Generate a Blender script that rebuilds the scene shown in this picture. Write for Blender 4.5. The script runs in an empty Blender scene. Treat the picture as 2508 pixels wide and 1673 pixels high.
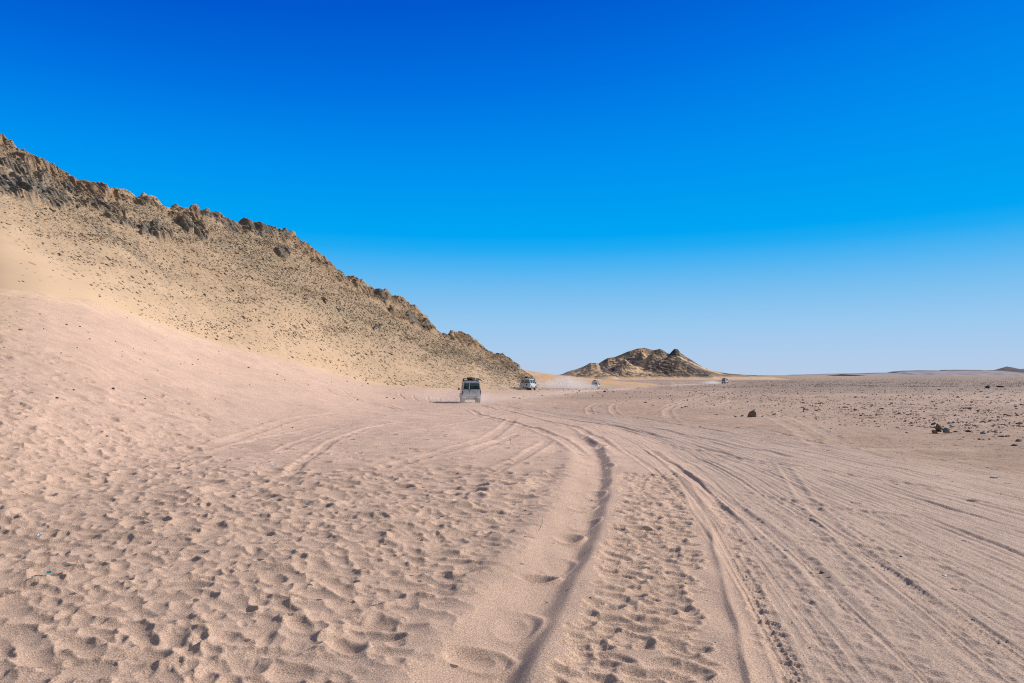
import bpy, bmesh, math, random
import numpy as np
from mathutils import Vector, Matrix

sc = bpy.context.scene
COL = sc.collection
random.seed(5)
RNG = np.random.default_rng(11)
R = math.radians

# ------------------------------------------------------------------ camera
F = 1672.0            # focal length in photograph pixels (2508 wide): a 24 mm lens
CX, HY, EYE = 1254.0, 918.0, 2.2
cam = bpy.data.cameras.new('camera')
cam.sensor_width = 36.0
cam.lens = 24.0
cam.shift_y = (HY - 836.5) / 2508.0
cam.clip_start = 0.05
cam.clip_end = 40000
camo = bpy.data.objects.new('camera', cam)
camo.location = (0, 0, EYE)
camo.rotation_euler = (R(90), 0, 0)
COL.objects.link(camo)
sc.camera = camo

# ------------------------------------------------------------------ render / exposure
sc.view_settings.view_transform = 'Standard'
sc.view_settings.look = 'None'
sc.view_settings.gamma = 1.0
sc.view_settings.use_curve_mapping = False
sc.view_settings.exposure = 0.20
sc.render.engine = 'CYCLES'
sc.cycles.max_bounces = 5
sc.cycles.diffuse_bounces = 2
sc.cycles.transparent_max_bounces = 12
sc.cycles.volume_bounces = 1
sc.cycles.use_denoising = False
sc.cycles.pixel_filter_type = 'BLACKMAN_HARRIS'
sc.cycles.filter_width = 1.1
try:
    sc.cycles.denoising_input_passes = 'RGB_ALBEDO_NORMAL'
    sc.cycles.denoising_prefilter = 'ACCURATE'
except Exception:
    pass

# ------------------------------------------------------------------ sun and sky
SUN_EL, SUN_AZ = 33.0, 61.0     # azimuth from +Y (view direction) towards +X
sd = Vector((math.sin(R(SUN_AZ)) * math.cos(R(SUN_EL)), math.cos(R(SUN_AZ)) * math.cos(R(SUN_EL)), math.sin(R(SUN_EL))))
sun = bpy.data.lights.new('sun', 'SUN')
sun.energy = 4.6
sun.angle = R(0.53)
sun.color = (1.0, 0.93, 0.84)
suno = bpy.data.objects.new('sun', sun)
suno.rotation_euler = (-sd).to_track_quat('-Z', 'Y').to_euler()
suno.location = (60, 20, 60)
COL.objects.link(suno)

world = bpy.data.worlds.new('World')
sc.world = world
world.use_nodes = True
wn, wl = world.node_tree.nodes, world.node_tree.links
wn.clear()
def N(nodes, kind, **kw):
    n = nodes.new(kind)
    for k, v in kw.items():
        setattr(n, k, v)
    return n
sky = N(wn, 'ShaderNodeTexSky', sky_type='NISHITA')
sky.sun_disc = False
sky.sun_elevation = R(SUN_EL)
sky.sun_rotation = R(SUN_AZ)
sky.altitude = 200
sky.air_density = 1.0
sky.dust_density = 4.0
sky.ozone_density = 0.6
bg1 = N(wn, 'ShaderNodeBackground')
bg1.inputs['Strength'].default_value = 0.11
wl.new(sky.outputs[0], bg1.inputs['Color'])
# the deep polarised blue of the part of the sky that faces the view, by direction
geo = N(wn, 'ShaderNodeTexCoord')
sep = N(wn, 'ShaderNodeSeparateXYZ')
wl.new(geo.outputs['Generated'], sep.inputs[0])
def M(nodes, links, op, a, b=None, c=None, clamp=False):
    n = nodes.new('ShaderNodeMath'); n.operation = op; n.use_clamp = clamp
    for i, v in enumerate((a, b, c)):
        if v is None: continue
        if isinstance(v, (int, float)): n.inputs[i].default_value = v
        else: links.new(v, n.inputs[i])
    return n.outputs[0]
# elevation in tangent units plus a sideways drift: the photograph's sky is deeper to the left
hor = M(wn, wl, 'SQRT', M(wn, wl, 'ADD', M(wn, wl, 'MULTIPLY', sep.outputs['X'], sep.outputs['X']), M(wn, wl, 'MULTIPLY', sep.outputs['Y'], sep.outputs['Y'])))
elv = M(wn, wl, 'ARCTAN2', sep.outputs['Z'], hor)
azs = M(wn, wl, 'DIVIDE', sep.outputs['X'], M(wn, wl, 'MAXIMUM', hor, 0.01))
up_ = M(wn, wl, 'DIVIDE', M(wn, wl, 'SUBTRACT', elv, 0.19), 0.22, clamp=True)
side = M(wn, wl, 'SUBTRACT', 1.0, M(wn, wl, 'MULTIPLY', M(wn, wl, 'MULTIPLY', azs, 0.20), up_))
key = M(wn, wl, 'MULTIPLY', elv, side)
ramp = N(wn, 'ShaderNodeValToRGB')
wl.new(M(wn, wl, 'DIVIDE', key, 0.70, clamp=True), ramp.inputs[0])
def s2l(c):
    return tuple(((v / 255.0) / 12.92 if v / 255.0 <= 0.04045 else (((v / 255.0) + 0.055) / 1.055) ** 2.4) for v in c)
EXPO = 2 ** sc.view_settings.exposure
def skyc(c):
    return tuple(v / EXPO for v in s2l(c)) + (1,)
# elevation (radians) -> colour
SKY = [(0.0, (184, 204, 230)), (0.025, (176, 204, 235)), (0.07, (154, 201, 239)), (0.12, (118, 190, 240)),
       (0.155, (78, 180, 242)), (0.18, (34, 171, 243)), (0.20, (0, 165, 243)), (0.30, (0, 143, 238)), (0.40, (0, 114, 225)), (0.50, (0, 89, 208)), (0.60, (0, 73, 192)), (0.70, (0, 62, 180))]
els = ramp.color_ramp.elements
while len(els) > 1: els.remove(els[0])
els[0].position = 0.0; els[0].color = skyc(SKY[0][1])
for e, c in SKY[1:]:
    k = els.new(min(1.0, e / 0.70)); k.color = skyc(c)
bg2 = N(wn, 'ShaderNodeBackground')
wl.new(ramp.outputs[0], bg2.inputs['Color'])
mixw = N(wn, 'ShaderNodeMixShader')
# weight: 1 over the half of the sky ahead of and below 50 degrees, plain sky overhead and behind
front = N(wn, 'ShaderNodeMapRange'); front.interpolation_type = 'SMOOTHSTEP'
wl.new(sep.outputs['Y'], front.inputs['Value'])
front.inputs['From Min'].default_value = 0.05; front.inputs['From Max'].default_value = 0.45
low = N(wn, 'ShaderNodeMapRange'); low.interpolation_type = 'SMOOTHSTEP'
wl.new(elv, low.inputs['Value'])
low.inputs['From Min'].default_value = 1.0; low.inputs['From Max'].default_value = 0.68
low.inputs['To Min'].default_value = 0.0; low.inputs['To Max'].default_value = 1.0
wl.new(M(wn, wl, 'MULTIPLY', front.outputs[0], low.outputs[0]), mixw.inputs[0])
wl.new(bg1.outputs[0], mixw.inputs[1]); wl.new(bg2.outputs[0], mixw.inputs[2])
wo = N(wn, 'ShaderNodeOutputWorld')
wl.new(mixw.outputs[0], wo.inputs['Surface'])

# ------------------------------------------------------------------ numeric helpers
def _hash(ix, iy, seed):
    h = (ix.astype(np.int64) * 374761393 + iy.astype(np.int64) * 668265263 + seed * 1442695041) & 0xFFFFFFFF
    h = ((h ^ (h >> 13)) * 1274126177) & 0xFFFFFFFF
    h = ((h ^ (h >> 16)) * 2246822519) & 0xFFFFFFFF
    return ((h ^ (h >> 15)) & 0xFFFFFFFF).astype(np.uint32)
ANG = np.linspace(0, 2 * np.pi, 257)[:256]
GXT, GYT = np.cos(ANG).astype(np.float32), np.sin(ANG).astype(np.float32)
def noise(x, y, seed=0):
    """2-D gradient noise, about -0.7..0.7"""
    x = np.asarray(x, np.float32); y = np.asarray(y, np.float32)
    xi = np.floor(x); yi = np.floor(y)
    fx = x - xi; fy = y - yi
    u = fx * fx * fx * (fx * (fx * 6 - 15) + 10); v = fy * fy * fy * (fy * (fy * 6 - 15) + 10)
    xi = xi.astype(np.int64); yi = yi.astype(np.int64)
    def g(dx, dy):
        h = _hash(xi + dx, yi + dy, seed) & 255
        return GXT[h] * (fx - dx) + GYT[h] * (fy - dy)
    a = g(0, 0); b = g(1, 0); c = g(0, 1); d = g(1, 1)
    return (a + (b - a) * u + (c + (d - c) * u - a - (b - a) * u) * v) * 1.3
def fbm(x, y, seed=0, oct=4, gain=0.5):
    s = 0; a = 1.0
    for o in range(oct):
        s = s + a * noise(x * 2 ** o, y * 2 ** o, seed + o * 17)
        a *= gain
    return s
def ridged(x, y, seed=0, oct=3):
    s = 0; a = 1.0
    for o in range(oct):
        s = s + a * (1 - np.abs(noise(x * 2 ** o, y * 2 ** o, seed + o * 13)) * 2.2)
        a *= 0.5
    return s / 1.75
def sstep(a, b, x):
    t = np.clip((x - a) / (b - a), 0, 1)
    return t * t * (3 - 2 * t)
def smooth_table(xs, ys, lo, hi, sig, n=4000):
    g = np.linspace(lo, hi, n)
    v = np.interp(g, xs, ys)
    s = sig / (g[1] - g[0])
    k = np.arange(-int(3 * s) - 1, int(3 * s) + 2)
    w = np.exp(-0.5 * (k / max(s, 1e-3)) ** 2); w /= w.sum()
    v = np.convolve(np.pad(v, len(k) // 2, mode='edge'), w, mode='valid')
    return lambda q: np.interp(q, g, v)

# ------------------------------------------------------------------ base terrain (metres)
_P = smooth_table([-200, 0, 30, 65, 122, 186, 312, 600, 9000], [0, 0, 0, -.5, -1.3, -1.86, -1.7, -1.8, -2.0], -200, 1200, 8)
def plain(Y):
    return _P(np.clip(Y, -200, 1200))
XF = [-800, 0, 102, 221, 340, 425, 544, 646, 749, 808, 927, 1106, 1285, 1400]
YFpx = [690, 706, 714, 735, 776, 806, 847, 869, 895, 914, 944, 955, 957, 950]
YFm = [42, 45, 47, 51, 56, 60, 66, 71, 77, 82, 92, 102, 118, 140]
yf_px = smooth_table(XF, YFpx, -3000, 4000, 22)
yf_m = smooth_table(XF, YFm, -3000, 4000, 30)
apr_w = smooth_table([-3000, 1285, 1330, 1480, 4000], [1, 1, .8, 0, 0], -3000, 4000, 25)
ys_m = smooth_table([-800, 0, 500, 800, 1106, 1285, 1500], [9, 9, 18, 30, 60, 90, 100], -3000, 4000, 60)
def zfoot(px):
    return EYE + yf_m(px) * (HY - yf_px(px)) / F
def g_of(Y):
    return np.sqrt(Y * Y + 1.0)
def zbase_uY(u, Y):
    px = CX + F * u
    pl = plain(Y)
    YF = yf_m(px); Y0 = ys_m(px)
    t = np.clip((Y - Y0) / np.maximum(YF - Y0, 1), 0, 1.0)
    A = (zfoot(px) - plain(YF)) * apr_w(px)
    return pl + A * t ** 1.5
def zbase(X, Y):
    return zbase_uY(X / g_of(Y), Y)
_yy = np.geomspace(3.0, 3000, 6000)
def unproject(px, py):
    """ground point that the pixel of the photograph shows (flat base terrain)"""
    zr = EYE + _yy * (HY - py) / F
    zg = zbase(_yy * (px - CX) / F, _yy)
    k = int(np.argmax(zr < zg))
    if k == 0: k = 1
    a, b = zr[k - 1] - zg[k - 1], zg[k] - zr[k]
    y = _yy[k - 1] + (_yy[k] - _yy[k - 1]) * a / max(a + b, 1e-9)
    return (y * (px - CX) / F, y)

# ------------------------------------------------------------------ mesh / material helpers
def np_mesh(name, verts, faces, mat=None, smooth=True, attrs=None, parent=None):
    me = bpy.data.meshes.new(name)
    nv, nf, k = len(verts), len(faces), faces.shape[1]
    me.vertices.add(nv); me.vertices.foreach_set('co', np.ascontiguousarray(verts, np.float32).ravel())
    me.loops.add(nf * k); me.loops.foreach_set('vertex_index', np.ascontiguousarray(faces, np.int32).ravel())
    me.polygons.add(nf)
    me.polygons.foreach_set('loop_start', np.arange(0, nf * k, k, dtype=np.int32))
    me.polygons.foreach_set('use_smooth', np.full(nf, smooth, bool))
    me.update(calc_edges=True)
    for an, arr in (attrs or {}).items():
        if arr.ndim == 2:
            a = me.attributes.new(an, 'FLOAT_COLOR', 'POINT')
            c = np.ones((nv, 4), np.float32); c[:, :3] = arr
            a.data.foreach_set('color', c.ravel())
        else:
            a = me.attributes.new(an, 'FLOAT', 'POINT')
            a.data.foreach_set('value', np.ascontiguousarray(arr, np.float32))
    if mat: me.materials.append(mat)
    o = bpy.data.objects.new(name, me)
    COL.objects.link(o)
    if parent: o.parent = parent
    return o
def grid_faces(nr, nc):
    i = np.arange(nr - 1)[:, None] * nc + np.arange(nc - 1)[None, :]
    return np.stack([i, i + 1, i + 1 + nc, i + nc], -1).reshape(-1, 4)
def tag(o, label=None, cat=None, group=None, kind=None):
    if label: o['label'] = label
    if cat: o['category'] = cat
    if group: o['group'] = group
    if kind: o['kind'] = kind
    return o
def mat_simple(name, col, rough=0.6, metal=0.0, noise_amt=0.0, scale=8.0, coat=0.0, spec=None):
    m = bpy.data.materials.new(name); m.use_nodes = True
    nt = m.node_tree; b = nt.nodes['Principled BSDF']
    b.inputs['Roughness'].default_value = rough
    b.inputs['Metallic'].default_value = metal
    if spec is not None: b.inputs['Specular IOR Level'].default_value = spec
    if coat: b.inputs['Coat Weight'].default_value = coat
    if noise_amt:
        tc = nt.nodes.new('ShaderNodeTexCoord')
        nz = nt.nodes.new('ShaderNodeTexNoise'); nz.inputs['Scale'].default_value = scale; nz.inputs['Detail'].default_value = 4
        nt.links.new(tc.outputs['Object'], nz.inputs['Vector'])
        r = nt.nodes.new('ShaderNodeValToRGB')
        r.color_ramp.elements[0].position = .3; r.color_ramp.elements[1].position = .7
        r.color_ramp.elements[0].color = tuple(c * (1 - noise_amt) for c in col) + (1,)
        r.color_ramp.elements[1].color = tuple(min(1, c * (1 + noise_amt)) for c in col) + (1,)
        nt.links.new(nz.outputs[0], r.inputs[0]); nt.links.new(r.outputs[0], b.inputs['Base Color'])
    else:
        b.inputs['Base Color'].default_value = tuple(col) + (1,)
    return m

def mat_sand():
    """colour from the 'tint' attribute, fine grain, gravel specks by the 'gravel' attribute"""
    m = bpy.data.materials.new('sand'); m.use_nodes = True
    nt = m.node_tree; nd, lk = nt.nodes, nt.links
    b = nd['Principled BSDF']; b.inputs['Roughness'].default_value = 0.95; b.inputs['Specular IOR Level'].default_value = 0.15
    at = N(nd, 'ShaderNodeAttribute', attribute_name='tint')
    gr = N(nd, 'ShaderNodeAttribute', attribute_name='gravel')
    tc = N(nd, 'ShaderNodeNewGeometry')
    n1 = N(nd, 'ShaderNodeTexNoise'); n1.inputs['Scale'].default_value = 70; n1.inputs['Detail'].default_value = 3; n1.inputs['Roughness'].default_value = .75
    lk.new(tc.outputs['Position'], n1.inputs['Vector'])
    n2 = N(nd, 'ShaderNodeTexNoise'); n2.inputs['Scale'].default_value = 1.1; n2.inputs['Detail'].default_value = 5
    lk.new(tc.outputs['Position'], n2.inputs['Vector'])
    g1 = N(nd, 'ShaderNodeMapRange'); lk.new(n1.outputs[0], g1.inputs[0])
    g1.inputs[1].default_value = .3; g1.inputs[2].default_value = .7; g1.inputs[3].default_value = .50; g1.inputs[4].default_value = 1.45
    g2 = N(nd, 'ShaderNodeMapRange'); lk.new(n2.outputs[0], g2.inputs[0])
    g2.inputs[1].default_value = .3; g2.inputs[2].default_value = .7; g2.inputs[3].default_value = .93; g2.inputs[4].default_value = 1.06
    # pebbles at two sizes
    def specks(scale, thr):
        v = N(nd, 'ShaderNodeTexVoronoi'); v.inputs['Scale'].default_value = scale
        lk.new(tc.outputs['Position'], v.inputs['Vector'])
        keep = N(nd, 'ShaderNodeSeparateColor'); lk.new(v.outputs['Color'], keep.inputs[0])
        a = M(nd, lk, 'LESS_THAN', v.outputs['Distance'], thr)
        k = M(nd, lk, 'LESS_THAN', keep.outputs[0], M(nd, lk, 'MULTIPLY', gr.outputs['Fac'], 0.75))
        return M(nd, lk, 'MULTIPLY', a, k), keep.outputs[1]
    s1, c1 = specks(9.0, .30)
    s2, c2 = specks(2.6, .26)
    mul = M(nd, lk, 'MULTIPLY', g1.outputs[0], g2.outputs[0])
    vm = N(nd, 'ShaderNodeVectorMath', operation='SCALE'); lk.new(at.outputs['Color'], vm.inputs[0]); lk.new(mul, vm.inputs['Scale'])
    def over(base, fac, var):
        mx = N(nd, 'ShaderNodeMix', data_type='RGBA')
        r = N(nd, 'ShaderNodeValToRGB')
        e = r.color_ramp.elements
        e[0].color = (.12, .085, .07, 1); e[1].color = (.32, .25, .21, 1)
        k = e.new(.6); k.color = (.18, .13, .105, 1)
        lk.new(var, r.inputs[0])
        lk.new(fac, mx.inputs['Factor']); lk.new(base, mx.inputs['A']); lk.new(r.outputs[0], mx.inputs['B'])
        return mx.outputs['Result']
    c = over(vm.outputs[0], s1, c1); c = over(c, s2, c2)
    lk.new(c, b.inputs['Base Color'])
    bp = N(nd, 'ShaderNodeBump'); bp.inputs['Strength'].default_value = .8; bp.inputs['Distance'].default_value = .014
    h = M(nd, lk, 'ADD', n1.outputs[0], M(nd, lk, 'MULTIPLY', M(nd, lk, 'ADD', s1, s2), 2.0))
    lk.new(h, bp.inputs['Height']); lk.new(bp.outputs[0], b.inputs['Normal'])
    return m

def mat_hill(name='hill_rock', s1=1.6, s2=4.5, bump=.5, dark=(.17, .135, .10)):
    m = bpy.data.materials.new(name); m.use_nodes = True
    nt = m.node_tree; nd, lk = nt.nodes, nt.links
    b = nd['Principled BSDF']; b.inputs['Roughness'].default_value = 0.95; b.inputs['Specular IOR Level'].default_value = 0.12
    at = N(nd, 'ShaderNodeAttribute', attribute_name='tint')
    gr = N(nd, 'ShaderNodeAttribute', attribute_name='gravel')
    tc = N(nd, 'ShaderNodeNewGeometry')
    # stretch along the fall line
    mp = N(nd, 'ShaderNodeMapping'); mp.inputs['Rotation'].default_value = (0, R(32), R(20)); mp.inputs['Scale'].default_value = (.38, 1, 1)
    lk.new(tc.outputs['Position'], mp.inputs['Vector'])
    nz = N(nd, 'ShaderNodeTexNoise'); nz.inputs['Scale'].default_value = s2 * .9; nz.inputs['Detail'].default_value = 5; nz.inputs['Roughness'].default_value = .7
    lk.new(mp.outputs[0], nz.inputs['Vector'])
    g1 = N(nd, 'ShaderNodeMapRange'); lk.new(nz.outputs[0], g1.inputs[0])
    g1.inputs[1].default_value = .3; g1.inputs[2].default_value = .7; g1.inputs[3].default_value = .72; g1.inputs[4].default_value = 1.25
    gmix = N(nd, 'ShaderNodeMix'); gmix.inputs['A'].default_value = 1.0
    lk.new(M(nd, lk, 'ADD', gr.outputs['Fac'], .12, clamp=True), gmix.inputs['Factor']); lk.new(g1.outputs[0], gmix.inputs['B'])
    vm = N(nd, 'ShaderNodeVectorMath', operation='SCALE'); lk.new(at.outputs['Color'], vm.inputs[0]); lk.new(gmix.outputs['Result'], vm.inputs['Scale'])
    c = vm.outputs[0]; hs = None
    for sc_, thr in ((s1, .30), (s2, .30)):
        v = N(nd, 'ShaderNodeTexVoronoi'); v.inputs['Scale'].default_value = sc_
        lk.new(mp.outputs[0], v.inputs['Vector'])
        keep = N(nd, 'ShaderNodeSeparateColor'); lk.new(v.outputs['Color'], keep.inputs[0])
        f = M(nd, lk, 'MULTIPLY', M(nd, lk, 'LESS_THAN', v.outputs['Distance'], thr), M(nd, lk, 'LESS_THAN', keep.outputs[0], M(nd, lk, 'MULTIPLY', gr.outputs['Fac'], .55)))
        mx = N(nd, 'ShaderNodeMix', data_type='RGBA')
        r = N(nd, 'ShaderNodeValToRGB'); e = r.color_ramp.elements
        e[0].color = dark + (1,); e[1].color = tuple(x * 2.1 for x in dark) + (1,)
        lk.new(keep.outputs[1], r.inputs[0])
        lk.new(f, mx.inputs['Factor']); lk.new(c, mx.inputs['A']); lk.new(r.outputs[0], mx.inputs['B'])
        c = mx.outputs['Result']
        hs = f if hs is None else M(nd, lk, 'ADD', hs, f)
    lk.new(c, b.inputs['Base Color'])
    bp = N(nd, 'ShaderNodeBump'); bp.inputs['Strength'].default_value = bump; bp.inputs['Distance'].default_value = .15
    h = M(nd, lk, 'MULTIPLY', M(nd, lk, 'ADD', nz.outputs[0], hs), M(nd, lk, 'ADD', gr.outputs['Fac'], .05))
    lk.new(h, bp.inputs['Height']); lk.new(bp.outputs[0], b.inputs['Normal'])
    return m

def mat_stone(name, c0, c1, scale=3.0):
    """stone whose tone differs from one stone to the next"""
    m = bpy.data.materials.new(name); m.use_nodes = True
    nt = m.node_tree; nd, lk = nt.nodes, nt.links
    b = nd['Principled BSDF']; b.inputs['Roughness'].default_value = 0.9; b.inputs['Specular IOR Level'].default_value = 0.2
    oi = N(nd, 'ShaderNodeObjectInfo'); ge = N(nd, 'ShaderNodeNewGeometry'); tc = N(nd, 'ShaderNodeTexCoord')
    v = M(nd, lk, 'FRACT', M(nd, lk, 'ADD', oi.outputs['Random'], ge.outputs['Random Per Island']))
    nz = N(nd, 'ShaderNodeTexNoise'); nz.inputs['Scale'].default_value = scale; nz.inputs['Detail'].default_value = 5
    lk.new(tc.outputs['Object'], nz.inputs['Vector'])
    f = M(nd, lk, 'ADD', M(nd, lk, 'MULTIPLY', v, .8), M(nd, lk, 'MULTIPLY', M(nd, lk, 'SUBTRACT', nz.outputs[0], .5), 1.2), clamp=True)
    mx = N(nd, 'ShaderNodeMix', data_type='RGBA'); lk.new(f, mx.inputs['Factor'])
    mx.inputs['A'].default_value = c0 + (1,); mx.inputs['B'].default_value = c1 + (1,)
    lk.new(mx.outputs['Result'], b.inputs['Base Color'])
    bp = N(nd, 'ShaderNodeBump'); bp.inputs['Strength'].default_value = .5; bp.inputs['Distance'].default_value = .02
    lk.new(nz.outputs[0], bp.inputs['Height']); lk.new(bp.outputs[0], b.inputs['Normal'])
    return m
M_SAND = mat_sand()
M_HILL = mat_hill()
M_FAR = mat_hill('far_rock', .22, .6, .6, (.075, .06, .05))

# ------------------------------------------------------------------ the ground sheet
def ground_rows():
    rows = [-120, -60, -30, -15, -8, -4, -2, -.5, .5, 1.5, 2.3, 3.0]
    y = 3.0
    while y < 7000:
        if y < 60: q = .0034
        elif y < 330: q = .0042
        elif y < 700: q = .01
        else: q = .05
        if y < 4.3: q = .008
        y *= 1 + q
        rows.append(y)
    return np.array(rows)
GY = ground_rows()
_ui = np.arange(-.83, .8301, .00118)
_uo = np.array([.84, .86, .89, .93, 1.0, 1.1, 1.25, 1.5, 1.8])
GU = np.concatenate([-_uo[::-1], _ui, _uo])
NR, NC = len(GY), len(GU)
GG = g_of(GY)
XX = (GU[None, :] * GG[:, None])
YYr = np.repeat(GY[:, None], NC, 1)
ZB = zbase_uY(np.repeat(GU[None, :], NR, 0), YYr)
H = np.zeros((NR, NC), np.float32)      # relief on top of the base terrain
PXA = CX + F * GU                       # photograph column of each grid column (at zero relief)

def window(x0, y0, rad):
    r0, r1 = np.searchsorted(GY, (y0 - rad, y0 + rad))
    if r1 - r0 < 2: return None
    g = (GG[r0], GG[r1 - 1]) if r1 - 1 < NR else (GG[r0], GG[-1])
    a = min((x0 - rad) / g[0], (x0 - rad) / g[1]); b = max((x0 + rad) / g[0], (x0 + rad) / g[1])
    c0, c1 = np.searchsorted(GU, (a, b))
    if c1 - c0 < 2: return None
    return slice(r0, r1), slice(c0, c1)

NEAR = int(np.searchsorted(GY, 70.0))
sl = slice(0, NEAR)
Xn, Yn = XX[sl].astype(np.float32), YYr[sl].astype(np.float32)
# centre line of the left main rut and of the far right track, as X over Y
def curve(ys, xs):
    return smooth_table(ys, xs, -130, 400, 1.2, 6000)
C_MAIN = curve([-20, 0, 4.9, 7.3, 10.4, 15.8, 21.4, 29, 36, 45, 60, 75, 100], [-2.4, -1.2, -.20, .44, 1.15, 2.05, 2.55, 2.0, 1.0, -.6, -3.6, -6.5, -12])
C_FAR = curve([-20, 4.9, 10.2, 15.8, 20.8, 27.9, 36, 45, 60, 75, 100], [11, 10, 9.6, 9.2, 8.8, 7.8, 5.6, 2.6, -2.0, -5.2, -11])
cm, cf = C_MAIN(Yn[:, :1]), C_FAR(Yn[:, :1])
slope = np.gradient(C_MAIN(GY[sl]), GY[sl])[:, None]
cosm = 1 / np.sqrt(1 + slope ** 2)
lat = (Xn - cm)                                    # metres right of the main rut
frac = lat / np.maximum(cf - cm, 2.0)              # 0 at the main rut, 1 at the far right track
left_of = sstep(-.3, -1.2, lat)                    # 1 on the footprint side
road = sstep(1.9, 2.6, lat) * sstep(1.45, 1.1, frac) * sstep(80, 55, Yn)

# broad swells
Hn = H[sl]
Hn += .10 * fbm(Xn / 6.0, Yn / 6.0, 3, 2) * sstep(6, 20, Yn)
Hn += .035 * fbm(Xn / 1.6, Yn / 1.9, 7, 3)
# wind-blown low ridges running across the sand on the left
wv = noise(Xn / 1.4 + Yn * .25, Yn / .42 - Xn * .06, 21)
Hn += (.022 * wv + .012 * noise(Xn / .7, Yn / .22, 22)) * sstep(.2, -.8, lat) * sstep(5, 12, Yn) * (.4 + .6 * sstep(40, 14, Yn))
# rough low relief on the gravel plain to the right
rp = sstep(1.1, 1.35, frac)
Hn += rp * (.045 * fbm(Xn / 2.2, Yn / .9, 31, 3) + .012 * fbm(Xn / .5, Yn / .25, 35, 2))

# ---- footprints and churned sand: overlapping bowls
def stamp(x0, y0, a, b, ang, depth, rim=.35, soft=.012, skew=.3):
    rad = max(a, b) * 1.75
    w = window(x0, y0, rad)
    if w is None: return
    X = XX[w] - x0; Y = YYr[w] - y0
    ca, sa = math.cos(ang), math.sin(ang)
    p = (X * ca + Y * sa) / a; q = (-X * sa + Y * ca) / b
    d = np.sqrt(p * p + q * q)
    h = H[w]
    base = float(h.mean())
    bowl = base - depth * (1 - d ** 2 * (1.0 + skew * p)) 
    # smooth minimum keeps a crisp but not razor-edged lip
    e = np.clip(.5 + .5 * (bowl - h) / soft, 0, 1)
    m = bowl * (1 - e) + h * e - soft * e * (1 - e)
    inside = sstep(1.35, 1.15, d)
    h2 = h * (1 - inside) + m * inside
    h2 += rim * depth * np.exp(-((d - 1.12) / .22) ** 2) * (.6 + .5 * p / np.maximum(d, .2))
    H[w] = h2

_l = sstep(.1, -.9, lat) * sstep(26, 14, Yn) 
_a = (Xn + Yn) * .7071; _b = (Xn - Yn) * .7071
_wx = .35 * noise(Xn / 1.1, Yn / 1.1, 301); _wy = .35 * noise(Xn / 1.1 + 9, Yn / 1.1, 302)
_n0 = sstep(16, 6, Yn)
Hn += _l * (_n0 * .040 * ridged((_a + _wx) / .62, (_b + _wy) / 1.4, 303, 2) + _n0 * .022 * noise((_a + _wx) / .33, (_b + _wy) / .6, 305))
_l2 = sstep(.1, -1.2, lat) * sstep(48, 24, Yn) * sstep(3.5, 9, Yn)
_smooth = sstep(14.5, 18.5, Yn) * sstep(430, 640, CX + F * Xn / np.maximum(Yn, 1))
_l2 = _l2 * (1 - .82 * _smooth)
_c = Yn * .92 + Xn * .38 + .45 * noise(Xn / 1.6, Yn / 1.6, 321); _d = Xn * .92 - Yn * .38
_r = noise(_c / 1.05, _d / 1.9, 322) + .5 * noise(_c / .5, _d / .95, 323)
Hn += _l2 * (.11 * np.maximum(_r, -.15) + .016 * noise(_c / .25, _d / .45, 324)).astype(np.float32)
st = []
# field of prints left of the main rut
n = 0
while n < 6200:
    y = 3.6 + 20 * random.random() ** 1.25
    u = random.uniform(-.85, .35)
    x = u * math.sqrt(y * y + 1)
    if x > float(C_MAIN(y)) - .62: continue
    # the churned field reaches farther out at the left edge
    lim = 15.5 + 7 * min(1, max(0, -u / .75)) + 2 * math.sin(x)
    if y > lim and random.random() < .9: continue
    if y > 15.5 and CX + F * x / y > 560 and random.random() < .85: continue
    if random.random() > min(1, y / 11) * 1.0 and y > 0: pass
    st.append((x, y)); n += 1
for x, y in st:
    big = random.random()
    s = random.uniform(.75, 1.25)
    s = random.choice((.42, .5, .62, .75, .9, 1.15)) * random.uniform(.9, 1.1)
    a, b = .185 * s, .10 * s * random.uniform(.8, 1.25)
    ang = random.gauss(R(-35), .6)
    stamp(x, y, a, b, ang, .035 * s * random.uniform(.35, 1.25), rim=.25, soft=.008, skew=random.uniform(0, .5))
for k in range(1500):
    y = random.uniform(12, 32); x = random.uniform(-.85, .16) * y
    if x > float(C_MAIN(y)) - 1.0 or random.random() < (y - 14) / 24: continue
    if y > 16 and CX + F * x / y > 500 and random.random() < .93: continue
    stamp(x, y, random.uniform(.16, .32), random.uniform(.12, .22), random.gauss(R(-30), .5), random.uniform(.02, .06), rim=.3, soft=.008)
# shallow, scattered trails farther up the sand slope
def trail(p0, p1, step=.62, wob=.12, s=1.0):
    d = math.dist(p0, p1); nn = int(d / step)
    dx, dy = (p1[0] - p0[0]) / d, (p1[1] - p0[1]) / d
    for k in range(nn):
        sd_ = .11 if k % 2 else -.11
        x = p0[0] + dx * step * k - dy * sd_ + random.gauss(0, wob); y = p0[1] + dy * step * k + dx * sd_ + random.gauss(0, wob)
        stamp(x, y, .17 * s, .11 * s, math.atan2(dy, dx) + random.gauss(0, .25), .035, rim=.3)
for a_, b_ in (((60, 900), (300, 945)), ((100, 940), (480, 1010)), ((20, 980), (260, 1010)), ((200, 930), (600, 1025)), ((330, 950), (700, 1060)),
               ((560, 960), (640, 1000)), ((0, 1000), (330, 1060)), ((450, 1015), (900, 1070)), ((1000, 1050), (1300, 1110)), ((700, 1090), (1150, 1150)),
               ((0, 930), (160, 985)), ((300, 1000), (560, 1040)), ((150, 1040), (620, 1100)), ((850, 1030), (1180, 1040))):
    trail(unproject(*a_), unproject(*b_), step=.8, wob=.25)
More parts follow.
